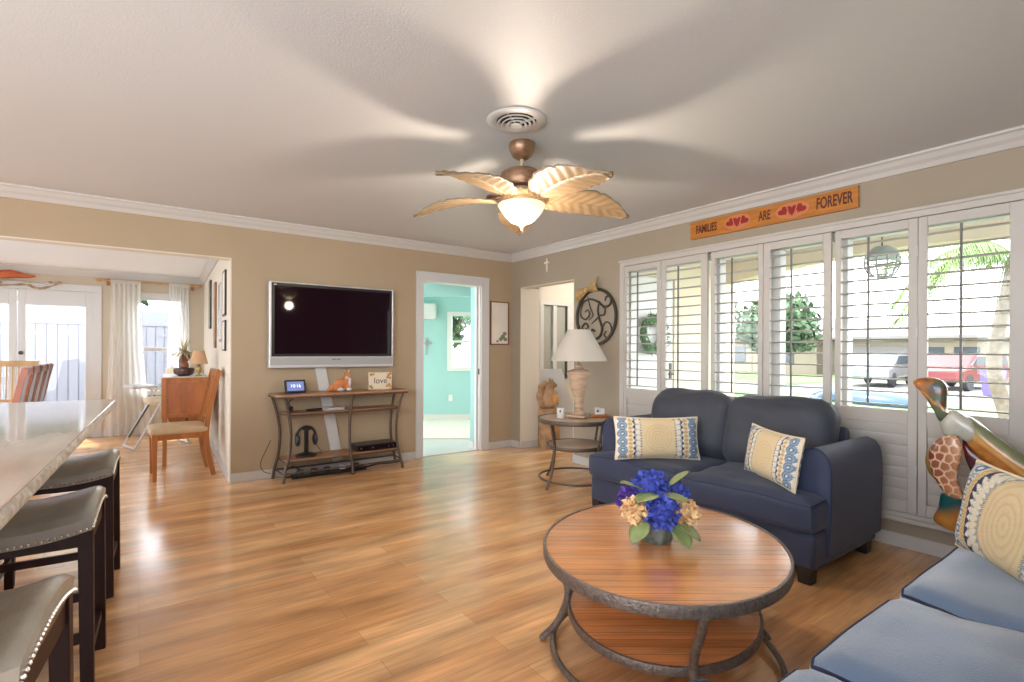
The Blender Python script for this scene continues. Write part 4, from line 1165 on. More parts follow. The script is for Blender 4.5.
low = [(4.450, 0.462), (4.502, 0.45), (4.548, 0.457), (4.571, 0.558), (4.621, 0.622), (4.68, 0.621), (4.72, 0.40), (4.60, 0.263), (4.514, 0.265), (4.416, 0.302), (4.437, 0.385)]
def L(p, th, w=0, c=None):
    b = MB(); b.lens([(x - U0, z) for x, z in p], th, basis((0, 0, 0), (0, -1, 0), (0, 0, 1), (-1, 0, 0)) @ Matrix.Translation((0, 0, w)), c=(c[0] - U0, c[1]) if c else None, rings=8)
    return b
mixc = lambda a, b_, f: tuple(x + (y - x) * f for x, y in zip(a, b_))
def head_fn(co):
    u, z = -co.y + U0, co.z
    n = noise.noise(Vector((u * 28, z * 28, 1)))
    base = mixc((.10, .13, .08), (.50, .17, .03), sstep(.04, -.05, (u - 4.36) * .8 + (.98 - z) * .45 + n * .05))
    if math.hypot(u - 4.425, (z - 1.035)) < .016: return (.01, .015, .03)
    if math.hypot(u - 4.425, (z - 1.035)) < .024: return (.03, .10, .12)
    if abs((z - 1.035) + (u - 4.33) * .9 + n * .01) < .006: return (.62, .30, .08)
    return base if n < .25 else mixc(base, (.30, .03, .02), .6)
paint(L(head, .038).build('head', 'painted', t), head_fn)
paint(L(neck, .045, .0).build('neck', 'painted', t), lambda co: mixc((.42, .42, .36), (.58, .56, .50), sstep(.78, .9, co.z)))
def shell_fn(co):
    u, z = -co.y + U0, co.z
    d = (z - (.885 - (u - 4.535) * .80))       # distance below the upper edge
    n = noise.noise(Vector((u * 6 + z * 5, (u + z * 1.2) * 30, 3)))
    if d > -.030: return mixc((.16, .20, .10), (.30, .30, .16), .5 + n)
    return mixc((.40, .15, .025), (.62, .33, .09), .5 + n * 1.4) if d > -.12 else mixc((.22, .06, .015), (.5, .2, .04), .5 + n)
paint(L(shell, .075, -.03).build('shell', 'painted', t), shell_fn)
CELLS = [(random.uniform(4.38, 4.56), random.uniform(.44, .80)) for _ in range(0)]
random.seed(12)
for i in range(9):
    for j in range(5): CELLS.append((4.39 + j * .042 + random.uniform(-.008, .008) + (i % 2) * .02, .45 + i * .043 + random.uniform(-.008, .008)))
def flip_fn(co):
    u, z = -co.y + U0, co.z
    ds = sorted((math.hypot(u - a, z - c), i) for i, (a, c) in enumerate(CELLS))
    if ds[1][0] - ds[0][0] < .0075: return (.74, .52, .36)
    k = (ds[0][1] * 7 % 5) / 5
    return mixc(mixc((.20, .045, .03), (.42, .17, .08), k), (.66, .34, .18), sstep(4.46, 4.54, u) * .8)
b = L(flip, .022, .05, c=(4.475, .63)); bmesh.ops.subdivide_edges(b.bm, edges=b.bm.edges[:], cuts=2, use_grid_fill=True)
paint(b.build('front_flipper', 'painted', t), flip_fn)
paint(L(back, .02, .01).build('far_flipper', 'painted', t), lambda co: mixc((.20, .12, .03), (.36, .22, .07), sstep(.5, .75, co.z)))
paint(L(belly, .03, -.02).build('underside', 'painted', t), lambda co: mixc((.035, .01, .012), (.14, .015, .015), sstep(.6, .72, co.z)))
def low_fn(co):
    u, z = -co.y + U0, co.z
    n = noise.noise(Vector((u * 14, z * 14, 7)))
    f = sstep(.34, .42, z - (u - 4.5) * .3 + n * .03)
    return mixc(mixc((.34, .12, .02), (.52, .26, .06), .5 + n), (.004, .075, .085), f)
b = L(low, .032, .02); bmesh.ops.subdivide_edges(b.bm, edges=b.bm.edges[:], cuts=1, use_grid_fill=True)
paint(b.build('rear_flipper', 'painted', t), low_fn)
b = MB(); b.beam((0.02, -.10, .0), (0.02, -.06, .42), .05, .09, up=(0, 1, 0)); b.lathe([(0, 0), (.15, 0), (.15, .02), (0, .03)], c=(0.02, -.10, 0), seg=28); b.build('stand', 'espresso', t)

# ================================================================== TELEVISION AND CONSOLE
t = thing('television', 'silver framed flat television mounted on the tan wall', 'television', (-2.265, -.012, 1.05))
b = MB()
X0, X1, Z0, Z1 = -.622, .612, 0.0, .822
for a, c in (((X0, -.088, .110), (X0 + .022, -.02, Z1)), ((X1 - .018, -.088, .110), (X1, -.02, Z1)), ((X0, -.088, Z1 - .014), (X1, -.02, Z1)), ((X0, -.086, Z0), (X1, -.02, .110))): b.box(a, c)
b.build('tv_frame', 'silver', t, smooth=False, bevel=.006)
b = MB(); b.box((X0 + .022, -.082, .110), (X1 - .018, -.03, Z1 - .014)); b.build('screen_surround', 'black', t, smooth=False)
b = MB(); b.box((X0 + .048, -.0835, .135), (X1 - .045, -.0822, Z1 - .040)); b.build('screen', 'screen', t, smooth=False)
b = MB(); b.box((X0 + .012, -.090, .028), (X1 - .012, -.084, .098)); b.build('speaker_bar', 'silver_d', t, smooth=False, bevel=.002)
b = MB()
for k, w_ in enumerate((.018, .010, .016, .014)): b.box((-.035 + k * .022, -.0915, .076), (-.035 + k * .022 + w_, -.0895, .084))
b.build('maker_mark', 'black', t, smooth=False)
b = MB(); b.box((X0 + .04, -.084, Z1 - .034), (X0 + .065, -.0822, Z1 - .027)); b.build('corner_mark', 'silver', t, smooth=False)
b = MB(); b.box((-.3, -.02, .2), (.3, .012, .6)); b.build('wall_bracket', 'black', t, smooth=False)

o = thing('cable_cover', 'slanting white cable cover running down the wall under the television', 'cable cover', (-2.30, -.010, .62))
b = MB(); b.beam((-.095, 0, .43), (.085, 0, -.53), .105, .018, up=(0, 1, 0)); b.build('channel', 'white', o, smooth=False, bevel=.003)
o = thing('cable', 'thin cable trailing down the wall beside the console table', 'cable', (-2.95, -.008, 0))
b = MB(); b.tube(bez([(.10, 0, .36), (.06, -.01, .28), (.01, -.01, .16), (.03, -.02, .08), (.09, -.04, .05)], 6), .003, 6); b.build('cord', 'iron', o)

t = thing('console_table', 'four tier metal and wood console table with curved legs below the television', 'console table', (-2.19, -.18, 0))
def shelf(xa, xb, ya, yb, z, th, name, cut=.05, m='shelf_wood', rim=True):
    P = [(xa, yb), (xa, ya + cut), (xa + cut * .4, ya + cut * .3), (xa + cut * 1.3, ya), (xb - cut * 1.3, ya), (xb - cut * .4, ya + cut * .3), (xb, ya + cut), (xb, yb)]
    b = MB(); b.prism(P, z - th, z, ID()); o_ = b.build(name, m, t, smooth=False, bevel=.003)
    if rim:
        b = MB(); b.tube([(p[0], p[1], z - th * .7) for p in P], .009, 8); b.build('rim', 'metal_brown', o_)
shelf(-.68, .61, -.17, .165, .812, .036, 'tabletop')
shelf(-.60, .54, -.115, .15, .634, .022, 'upper_shelf')
shelf(-.60, .54, -.125, .15, .205, .022, 'lower_shelf')
for nm, P in (('leg', [(-.60, -.145, .79), (-.565, -.12, .62), (-.545, -.11, .45), (-.56, -.115, .25), (-.60, -.13, .10), (-.615, -.14, 0)]),
              ('leg', [(-.66, .13, .79), (-.615, .13, .62), (-.59, .13, .45), (-.60, .13, .25), (-.635, .13, .10), (-.65, .13, 0)]),
              ('leg', [(.02, -.150, .79), (.0, -.135, .62), (-.005, -.125, .45), (.0, -.13, .25), (.02, -.14, .10), (.025, -.145, 0)]),
              ('leg', [(.55, -.145, .79), (.51, -.12, .62), (.49, -.11, .45), (.50, -.115, .25), (.53, -.13, .10), (.55, -.14, 0)]),
              ('leg', [(.58, .13, .79), (.545, .13, .62), (.53, .13, .45), (.54, .13, .25), (.57, .13, .10), (.59, .13, 0)])):
    b = MB(); b.tube(bez(P, 5), .0135, 10); b.build(nm, 'metal_brown', t)
b = MB(); b.tube([(-.625, .12, .085), (-.615, -.135, .085), (.545, -.135, .085), (.57, .12, .085)], .009, 8); b.tube([(-.625, .12, .085), (.57, .12, .085)], .009, 8); b.build('base_rail', 'metal_brown', t)

t = thing('smart_display', 'small black framed clock display leaning on the console tabletop', 'display', (-2.665, -.17, .812), math.radians(6))
TI = XF((0, 0, 0), rx=math.radians(-14))
b = MB(); b.box((-.098, -.008, .002), (.098, .010, .128), TI); b.box((-.06, .01, 0), (.06, .055, .02)); b.build('body', 'black', t, smooth=False, bevel=.008, seg=3)
b = MB(); b.box((-.078, -.0105, .022), (.078, -.0085, .110), TI); b.build('screen', 'lcd', t, smooth=False)
text_mesh('digits', '10:16', .045, 'lcdtext', TI @ XZ(-.0108, (0, .068)), t, ext=.0005)

t = thing('fox_figurine', 'glossy orange and white crouching fox figurine on the console tabletop', 'figurine', (-2.22, -.17, .812))
b = MB()
for c, r_ in (((-.02, 0, .075), (.065, .035, .05)), ((.03, 0, .10), (.038, .033, .055)), ((-.09, .0, .04), (.05, .03, .035)), ((.05, -.005, .05), (.035, .03, .05)), ((-.05, -.02, .035), (.045, .02, .035)), ((.04, -.01, .155), (.028, .026, .032)), ((.065, -.02, .14), (.022, .014, .014)), ((.022, .0, .195), (.011, .009, .022)), ((.058, .0, .195), (.011, .009, .022)), ((-.125, -.01, .02), (.035, .02, .018))):
    b.ball(c, r_, 14, 10)
o = b.build('fox_body', 'fox', t, remesh=.006)
b = MB()
for c, r_ in (((.035, -.028, .135), (.018, .008, .018)), ((.062, -.028, .085), (.014, .012, .05)), ((.055, -.03, .02), (.028, .02, .018)), ((-.03, -.035, .02), (.035, .015, .018)), ((.02, -.004, .198), (.006, .010, .012)), ((.058, -.004, .198), (.006, .010, .012))): b.ball(c, r_, 12, 8)
b.build('white_markings', 'white', t)

t = thing('box_sign', 'small floral cream plaque with dark script standing on the console tabletop', 'plaque', (-1.815, -.13, .812), math.radians(-4))
b = MB(); b.box((-.123, -.018, 0), (.123, .018, .178)); b.build('plaque', 'cream', t, smooth=False, bevel=.002)
text_mesh('lettering', 'love', .085, 'letter', XZ(-.0185, (.0, .09)), t, ext=.0008)
b = MB(); random.seed(4)
for x, z in ((-.10, .155), (-.075, .16), (.085, .15), (.105, .165), (.10, .12), (.09, .05), (.105, .03), (.07, .035), (-.09, .02), (-.105, .035), (.075, .125)):
    for k in range(5):
        a = k * 2 * PI / 5; b.prism([(.007 * math.cos(q * PI / 4), .007 * math.sin(q * PI / 4)) for q in range(8)], 0, .0012, XZ(-.018, (x + .008 * math.cos(a), z + .008 * math.sin(a))))
b.build('painted_flowers', 'carve_o', t, smooth=False)

t = thing('headphones', 'black headphones hanging on a round based stand on the lower console shelf', 'headphones', (-2.565, -.16, .205)); t.scale = (1.15, 1.1, 1.15)
b = MB(); b.lathe([(0, 0), (.085, 0), (.085, .012), (.05, .024), (.02, .03), (0, .03)], seg=28); b.box((-.016, -.012, .02), (.016, .012, .235)); b.box((-.03, -.015, .215), (.03, .015, .24)); b.build('stand', 'black', t, bevel=.003)
b = MB(); b.tube([(.075 * math.cos(PI * i / 20), 0, .165 + .078 * math.sin(PI * i / 20)) for i in range(21)], .011, 8, sx=1.4); b.build('headband', 'black', t)
for s_ in (-1, 1):
    b = MB(); b.ball((s_ * .070, 0, .135), (.022, .045, .052), 16, 10); b.build('ear_cup', mat('charcoal_plastic', (.03, .03, .035, 1), .3) if s_ < 0 else bpy.data.materials['charcoal_plastic'], t)
b = MB(); b.tube(bez([(.07, -.02, .10), (.10, -.03, .05), (.13, .0, .015), (.10, .06, .01)], 5), .003, 6); b.build('cord', 'black', t)

t = thing('media_box', 'flat black recorder box on the lower console shelf', 'recorder', (-1.895, -.17, .205))
b = MB(); b.box((-.21, -.10, .004), (.21, .12, .062)); b.build('case', 'black', t, smooth=False, bevel=.004)
b = MB(); b.box((-.20, -.1035, .012), (.20, -.0995, .052)); b.build('front_panel', 'screen', t, smooth=False)
b = MB()
for x in (-.17, -.05, .12, .17): b.ball((x, -.105, .03), .006, 8, 6)
b.build('buttons', 'silver_d', t)
t = thing('remote_control', 'black remote lying on the upper console shelf', 'remote', (-2.475, -.16, .634), math.radians(14))
b = MB(); b.box((-.095, -.024, 0), (.065, .024, .024)); b.build('remote_body', 'black', t, bevel=.009, seg=3)
b = MB()
for i in range(5): b.box((-.08 + .026 * i, -.012, .024), (-.066 + .026 * i, .012, .027))
b.build('buttons', 'silver_d', t, smooth=False)
t = thing('paper_stack', 'white papers lying beside the remote on the upper console shelf', 'papers', (-2.32, -.15, .634), math.radians(8))
for i in range(3): MB().box((-.10, -.07, .009 * i), (.10, .07, .009 * i + .007), XF(rz=.14 * i)).build('sheet', 'white' if i != 1 else 'cream', t, smooth=False)
t = thing('phone_cradle', 'small dark gadget hanging by the end of the upper console shelf', 'gadget', (-2.70, -.12, .634))
b = MB(); b.box((-.02, -.02, 0), (.02, .02, .05)); b.tube(bez([(0, 0, .05), (-.02, -.01, .09), (.01, -.02, .12), (0, 0, .14)], 4), .006, 6); b.build('gadget_body', 'black', t, bevel=.004)
t = thing('power_strip', 'black power strip with plugs on the floor under the console', 'power strip', (-2.34, -.16, .0))
b = MB(); b.box((-.36, -.035, .0), (.36, .035, .035)); b.build('strip', 'black', t, smooth=False, bevel=.006)
for i, x in enumerate((-.28, -.15, -.03, .12, .26)): MB().box((x - .03, -.03, .035), (x + .03, .025, .075)).build('plug', 'black' if i != 3 else 'white', t, smooth=False, bevel=.008)
b = MB(); b.tube(bez([(.36, 0, .02), (.5, .03, .03), (.62, .0, .03), (.76, .06, .02)], 6), .009, 7); b.tube(bez([(-.28, 0, .07), (-.34, .03, .11), (-.42, .02, .06), (-.40, 0, .02), (-.2, .05, .02), (.1, .06, .03)], 6), .006, 7); b.build('cords', 'black', t)

# ================================================================== CEILING FAN AND VENT
t = thing('ceiling_fan', 'bronze ceiling fan with five leaf shaped blades and a glowing bowl light', 'ceiling fan', (-2.07, -2.92, 2.44))
b = MB(); b.lathe([(0, 0), (.078, 0), (.080, -.012), (.074, -.040), (.055, -.075), (.030, -.092), (0, -.094)], seg=36); b.build('canopy', 'fan_br', t)
b = MB(); b.tube([(0, 0, -.08), (0, 0, -.17)], .013, 14); b.build('downrod', 'fan_lt', t)
b = MB(); b.lathe([(0, -.150), (.05, -.152), (.10, -.165), (.124, -.180), (.128, -.200), (.128, -.245), (.120, -.262), (.09, -.272), (0, -.275)], seg=44); b.build('motor_housing', 'fan_br', t)
b = MB(); b.lathe([(.06, -.27), (.105, -.276), (.112, -.290), (.095, -.305), (.07, -.312), (.055, -.335), (.055, -.36), (0, -.36)], seg=44)
for k in range(12):
    a = k * PI / 6; b.ball((.10 * math.cos(a), .10 * math.sin(a), -.292), (.018, .018, .014), 8, 6)
b.build('switch_housing', 'fan_lt', t)
b = MB(); b.lathe([(.125, -.366), (.137, -.358), (.140, -.364), (.128, -.385), (.100, -.425), (.065, -.458), (.025, -.474), (0, -.476)], seg=48); b.build('light_bowl', 'opal', t)
b = MB(); b.lathe([(0, -.468), (.022, -.470), (.024, -.478), (.014, -.486), (.010, -.496), (.004, -.506), (0, -.508)], seg=20); b.build('finial', 'fan_br', t)
M['blade'] = mat('carved_leaf_blade', (0.25, 0.17, 0.095, 1), 0.45, var=0.18, vscale=5, vstretch=(1, 6, 1))
M['blade_edge'] = mat('leaf_blade_edge', (0.22, 0.17, 0.12, 1), 0.5)
def blade_pt(u, v, up=0.0):
    """u along the blade, v -1..1 across"""
    wl = (math.sin(PI * min(1, (u * .93 + .035)) ** .85)) ** .75 * .150
    notch = 1 - .07 * (abs(math.sin(u * 19)) ** 6) * (1 if abs(v) > .8 else 0)
    x = .13 + .585 * u + .03 * v * v * (1 - u) - .035 * v * v
    y = v * wl * notch
    z = -.335 + .045 * math.sin(u * 2.1) - .075 * u * u
    vein = .0022 * math.cos((u * 9 - abs(v) * 1.6) * 2 * PI)
    z += -.18 * y + .05 * abs(y) * abs(v) + vein + (.006 if abs(v) < .06 else 0) + up
    return Vector((x, y, z))
for k in range(5):
    az = math.radians(90 - 36.2 - 72 * k)
    R = Matrix.Rotation(az, 4, 'Z')
    b = MB(); b.sheet(lambda u, v: R @ blade_pt(u, v * 2 - 1), 60, 24); bl = b.build('fan_blade', 'blade', t, solid=.008)
    b = MB(); b.tube([R @ blade_pt(i / 30, 1) for i in range(31)] + [R @ blade_pt(1 - i / 30, -1) for i in range(31)], .0045, 6); b.build('leaf_edge', 'blade_edge', bl)
    b = MB(); b.tube([R @ Vector(p) for p in ((.07, 0, -.285), (.12, 0, -.300), (.17, 0, -.308), (.22, 0, -.298))], [.014, .012, .012, .01], 8)
    b.lathe([(.020, -.004), (.036, -.004), (.036, .006), (.020, .006), (.020, -.004)], c=(0, 0, 0), seg=20, T=R @ Matrix.Translation((.185, 0, -.306)) @ Matrix.Rotation(math.radians(20), 4, 'X')); b.build('blade_bracket', 'fan_br', t)

bl_ = bpy.data.lights.new('fan_bulb', 'POINT'); bl_.energy = 15; bl_.color = (1.0, .84, .66); bl_.shadow_soft_size = .055
o = bpy.data.objects.new('fan_bulb', bl_); COL.objects.link(o); o.location = (-2.07, -2.92, 1.87)

t = thing('ceiling_vent', 'round white ceiling air diffuser beside the fan', 'vent', (-2.285, -3.155, 2.44))
b = MB(); b.lathe([(.105, -.002), (.150, -.002), (.157, -.006), (.150, -.012), (.118, -.016), (.105, -.012), (.105, -.002)], seg=56); b.build('flange', 'trim', t)
b = MB(); b.lathe([(0, -.001), (.108, -.001), (.108, -.003), (0, -.003)], seg=40); b.build('duct_opening', 'duct_dark', t)  # flat dark disc closing the duct, no hole behind it
for r_, dz in ((.098, -.020), (.076, -.026), (.054, -.031), (.030, -.036)):
    b = MB()
    if r_ > .03: b.lathe([(r_ - .012, dz + .004), (r_, dz - .002), (r_ + .003, dz), (r_ - .008, dz + .010), (r_ - .012, dz + .004)], seg=48)
    else: b.lathe([(0, dz - .002), (r_, dz), (r_, dz + .006), (0, dz + .008)], seg=32)
    b.build('diffuser_ring', 'trim', t)
b = MB()
for a in (0.5, 2.07, 3.64, 5.21): b.beam((.02 * math.cos(a), .02 * math.sin(a), -.022), (.108 * math.cos(a), .108 * math.sin(a), -.010), .004, .012)
b.build('spoke', 'trim', t, smooth=False)

# ================================================================== KITCHEN ISLAND AND STOOLS
IR = math.radians(-2.6)
t = thing('kitchen_counter', 'polished beige marble island counter with rough chiselled edge', 'counter', (-3.986, -1.365, 0), IR)
c_ = .045
P = [(0, -3.72), (0, -.10), (-.012, -.045), (-.05, -.012), (-.11, 0), (-1.05, 0), (-1.05, -3.72)]
b = MB(); b.prism(P, .884, .922, ID()); b.build('stone_top', 'stone', t, smooth=False, bevel=.004)
E_ = []
for a, c in zip(P[:-2], P[1:-1]):
    n = max(1, int((Vector(a) - Vector(c)).length / .02))
    for i in range(n): E_.append(Vector(a).lerp(Vector(c), i / n))
random.seed(7)
b = MB(); rows = []
for p in E_ + [Vector(P[5])]:
    rows.append([b.bm.verts.new((p.x + (.004 + random.uniform(-.003, .003) if k in (1, 2) else .0), p.y + (.003 if k in (1, 2) and p.y > -.2 else 0), z)) for k, z in enumerate((.919, .908, .896, .885))])
for A_, B_ in zip(rows, rows[1:]):
    for k in range(3): b.bm.faces.new([A_[k], A_[k + 1], B_[k + 1], B_[k]])
b.build('chiselled_edge', 'stone_edge', t, smooth=False, solid=.003)
b = MB(); b.box((-1.0, -3.7, 0.0), (-.46, -.08, .884)); b.build('island_base', 'white', t, smooth=False, bevel=.004)

def make_stool(label, loc, rz, lm):
    t = thing('bar_stool', label, 'stool', loc, rz, 'saddle seat stools at the marble counter')
    hx, hy = .235, .215
    def top(u, v):
        x, y = (u * 2 - 1), (v * 2 - 1)
        e = 1 - max(abs(x), abs(y)) ** 10
        return Vector((x * hx * (1 - .015 * y * y), y * hy, .615 + .045 * x * x * (1 - .3 * y * y) + .025 * (1 - y * y) + .022 * (e ** .5 if e > 0 else 0)))
    b = MB(); b.sheet(top, 28, 28)
    n = 28
    ring = []
    for i in range(n): ring.append((i / n, 0))
    for i in range(n): ring.append((1, i / n))
    for i in range(n): ring.append((1 - i / n, 1))
    for i in range(n): ring.append((0, 1 - i / n))
    lo = []; hi = []
    for u, v in ring:
        p = top(u, v); hi.append(b.bm.verts.new(p)); lo.append(b.bm.verts.new((p.x * .985, p.y * .985, p.z - .045)))
    for i in range(len(ring)):
        j = (i + 1) % len(ring); b.bm.faces.new([hi[i], lo[i], lo[j], hi[j]])
    b.bm.faces.new(lo)
    bmesh.ops.remove_doubles(b.bm, verts=b.bm.verts[:], dist=.0005)
    s_ = b.build('seat', lm, t)
    b = MB()
    for i in range(0, len(ring)):
        for q in (0,):
            u0, v0 = ring[i]; u1, v1 = ring[(i + 1) % len(ring)]
            p = top(u0 + (u1 - u0) * q, v0 + (v1 - v0) * q)
            b.ball((p.x * 1.0, p.y * 1.0, p.z - .034), .0062, 6, 4)
    b.build('nailhead_trim', 'nail', s_)
    for sx_ in (-1, 1):
        for sy in (-1, 1):
            b = MB(); b.beam((sx_ * (hx - .018), sy * (hy - .018), 0), (sx_ * (hx - .026), sy * (hy - .026), .615), .036, .036, up=(0, 1, 0), wa2=.042, wb2=.042)
            b.build('leg', 'espresso', t, smooth=False, bevel=.002)
    b = MB()
    for sy in (-1, 1): b.box((-hx + .04, sy * (hy - .034), .545), (hx - .04, sy * (hy - .012), .615))
    for sx_ in (-1, 1): b.box((sx_ * (hx - .034), -hy + .04, .545), (sx_ * (hx - .012), hy - .04, .63))
    b.build('apron', 'espresso', t, smooth=False)
    for sy in (-1, 1): MB().box((-hx + .03, sy * (hy - .032), .21), (hx - .03, sy * (hy - .012), .245)).build('stretcher', 'espresso', t, smooth=False, bevel=.002)
    for sx_ in (-1, 1): MB().box((sx_ * (hx - .032), -hy + .03, .13), (sx_ * (hx - .012), hy - .03, .165)).build('stretcher', 'espresso', t, smooth=False, bevel=.002)
    return t
make_stool('grey leather saddle stool nearest the far tip of the marble counter', (-4.205, -1.895, 0), IR, 'leather')
make_stool('grey leather saddle stool in the middle of the counter row', (-4.235, -2.815, 0), IR, 'leather')
make_stool('taupe leather saddle stool closest to the camera at the counter', (-4.275, -3.80, 0), IR - .06, 'leather2')

# ================================================================== DINING ROOM
def make_chair(name, label, loc, rz, wood, seatm, slats=3, H=1.0, group=None, splat='slat', sm=None):
    t = thing(name, label, 'chair', loc, rz, group)
    hw, hd = .225, .22
    for s_ in (-1, 1):
        b = MB(); b.beam((s_ * (hw - .02), -hd + .02, 0), (s_ * (hw - .02), -hd + .02, .43), .032, .032, up=(0, 1, 0), wa2=.046, wb2=.046); b.build('leg', wood, t, smooth=False, bevel=.003)
        b = MB(); pts = bez([(s_ * (hw - .02), hd + .055, 0), (s_ * (hw - .02), hd + .01, .22), (s_ * (hw - .02), hd - .005, .45), (s_ * (hw - .02), hd + .035, .72), (s_ * (hw - .02), hd + .10, H)], 6)
        for p, q in zip(pts, pts[1:]): b.beam(p, q, .030, .044, up=(0, 1, 0))
        b.build('back_post', wood, t, smooth=False)
    b = MB(); b.box((-hw + .02, -hd + .005, .375), (hw - .02, -hd + .03, .43)); b.box((-hw + .02, hd - .02, .375), (hw - .02, hd + .005, .43))
    for s_ in (-1, 1): b.box((s_ * (hw - .008), -hd + .02, .375), (s_ * (hw - .032), hd, .43))
    b.build('seat_rail', wood, t, smooth=False)
    cushion('seat', seatm, t, (0, -.005, .455), (2 * hw + .01, 2 * hd + .03, .07), r=.03, puff=.012, n=8, wr=.001)
    b = MB(); b.beam((-hw + .02, hd + .095, H - .03), (hw - .02, hd + .095, H - .03), .028, .075); b.build('top_rail', wood, t, smooth=False, bevel=.006)
    b = MB(); b.beam((-hw + .03, hd + .018, .56), (hw - .03, hd + .018, .56), .022, .035); b.build('lower_rail', wood, t, smooth=False)
    for i in range(slats):
        x = (-1 + 2 * (i + 1) / (slats + 1)) * (hw - .03)
        b = MB(); b.beam((x, hd + .018, .56), (x, hd + .088, H - .05), .012 if slats > 4 else .05, .012, up=(0, 1, 0)); b.build(splat, sm or wood, t, smooth=False)
    return t
make_chair('dining_chair', 'honey wood dining chair with a tan padded seat beside the wooden cabinet', (-3.555, .66, 0), -PI / 2 + .03, 'oak', 'seat_tan', H=1.02)
for i, (y, lab) in enumerate(((1.40, 'rust wood dining chair first of the side row, nearest the marble counter'), (1.89, 'grey slatted dining chair second in the row along the dining table'), (2.38, 'grey slatted dining chair third in the row along the dining table'), (2.87, 'grey slatted dining chair last in the row, nearest the french doors'))):
    make_chair('dining_chair', lab, (-5.04, y, 0), -PI / 2, 'rust' if i == 0 else 'frame_br', 'greywood', slats=3, H=1.04, group='dining chairs along the table', sm='greywood')
make_chair('spindle_chair', 'blond spindle back chair at the head of the dining table by the french doors', (-5.13, 3.47, 0), PI, 'blond', 'blond', slats=6, H=1.06, splat='spindle').rotation_euler = (0, 0, 0)
t = thing('dining_table', 'grey topped dining table behind the marble counter', 'dining table', (-5.60, 2.2, 0))
b = MB(); b.box((-.45, -.95, .715), (.28, .78, .75)); b.build('tabletop', 'greywood', t, smooth=False, bevel=.005)
for x in (-.38, .26):
    for y in (-.88, .70): b = MB(); b.beam((x, y, 0), (x, y, .715), .06, .06, up=(0, 1, 0)); b.build('leg', 'frame_br', t, smooth=False)
t = thing('serving_tray', 'pale tray of folded napkins on the dining table', 'tray', (-5.35, 2.0, .75))
MB().box((-.17, -.28, 0), (.17, .28, .02)).build('tray', 'sky_blue', t, smooth=False, bevel=.004)
for i in range(4): MB().box((-.12, -.23 + i * .12, .02), (.12, -.14 + i * .12, .05)).build('napkin', 'white', t, smooth=False, bevel=.006)

# sewing cabinet style side cabinet against the side wall
t = thing('side_cabinet', 'orange wood cabinet on legs against the dining side wall', 'cabinet', (-3.435, 1.58, 0), math.radians(-2))
b = MB(); b.box((-.215, -.44, .52), (.20, .44, .90)); b.build('body', 'oak_panel', t, smooth=False)
b = MB(); b.box((-.225, -.455, .90), (.21, .455, .925)); b.build('cabinet_top', 'oak', t, smooth=False, bevel=.004)
b = MB()
for a, c in (((-.225, -.452, .50), (-.175, -.438, .90)), ((.165, -.452, .50), (.205, -.438, .90)), ((-.175, -.452, .86), (.165, -.438, .90)), ((-.175, -.452, .50), (.165, -.438, .54))): b.box(a, c)
b.build('panel_frame', 'oak', t, smooth=False, bevel=.003)
b = MB(); b.prism([(-.17, .515), (.14, .515), (.12, .44), (.02, .42), (-.10, .43), (-.16, .46)], -.40, .40, basis((0, 0, 0), (1, 0, 0), (0, 0, 1), (0, -1, 0))); b.build('drawer', 'oak', t, smooth=False, bevel=.004)
MB().ball((0, -.415, .475), (.014, .014, .014), 10, 8).build('knob', 'iron', t)
for x, m_ in ((-.195, 'oak'), (.185, 'espresso')):
    for y in (-.42, .42):
        b = MB(); b.beam((x, y, 0), (x, y, .52), .036, .036, up=(0, 1, 0), wa2=.046, wb2=.046); b.build('leg', m_, t, smooth=False, bevel=.003)
b = MB(); b.box((-.18, -.435, .315), (.175, -.405, .345)); b.box((-.18, .405, .315), (.175, .435, .345)); b.box((-.01, -.41, .315), (.02, .41, .345)); b.build('stretcher', 'espresso', t, smooth=False)
t = thing('lace_runner', 'white lace cloth over the orange wood cabinet', 'cloth', (-3.44, 1.58, .925), math.radians(-2))
b = MB(); b.box((-.20, -.445, 0), (.19, .445, .006)); b.box((-.205, -.445, -.03), (-.199, .445, .006)) if 0 else None
b.build('cloth', 'white', t, smooth=False)
t = thing('potted_plant', 'spiky dried air plant in a dark bowl on the cabinet', 'plant', (-3.46, 1.42, .931))
b = MB(); b.lathe([(0, 0), (.05, 0), (.09, .02), (.102, .06), (.095, .085), (.088, .08), (0, .07)], seg=28); b.build('bowl', 'pot_dark', t)
b = MB()
for c, r_ in (((0, 0, .11), (.05, .04, .06)), ((-.02, 0, .17), (.03, .03, .07)), ((.03, .01, .22), (.035, .03, .06))): b.ball(c, r_, 12, 8)
b.build('driftwood_stump', 'frame_br', t, remesh=.008)
random.seed(6); b = MB()
for k in range(60):
    a = random.random() * 2 * PI; el = random.uniform(-.1, 1.35); Lh = random.uniform(.13, .23)
    d = Vector((math.cos(a) * math.cos(el), math.sin(a) * math.cos(el), math.sin(el)))
    p = Vector((.0, 0, .26)); s_ = d.cross(Vector((0, 0, 1))).normalized() * .007
    q = [p + d * Lh * u + Vector((0, 0, -.10 * u * u * math.cos(el))) for u in (0, .35, .7, 1)]
    v = [[b.bm.verts.new(x + s_ * w_), b.bm.verts.new(x - s_ * w_)] for x, w_ in zip(q, (.8, 1, .7, .1))]
    for A_, B_ in zip(v, v[1:]): b.bm.faces.new([A_[0], B_[0], B_[1], A_[1]])
b.build('spiky_leaves', 'spiky', t, fix=False)
t = thing('small_lamp', 'little brass lamp with a tan shade on the cabinet', 'lamp', (-3.335, 1.22, .931))
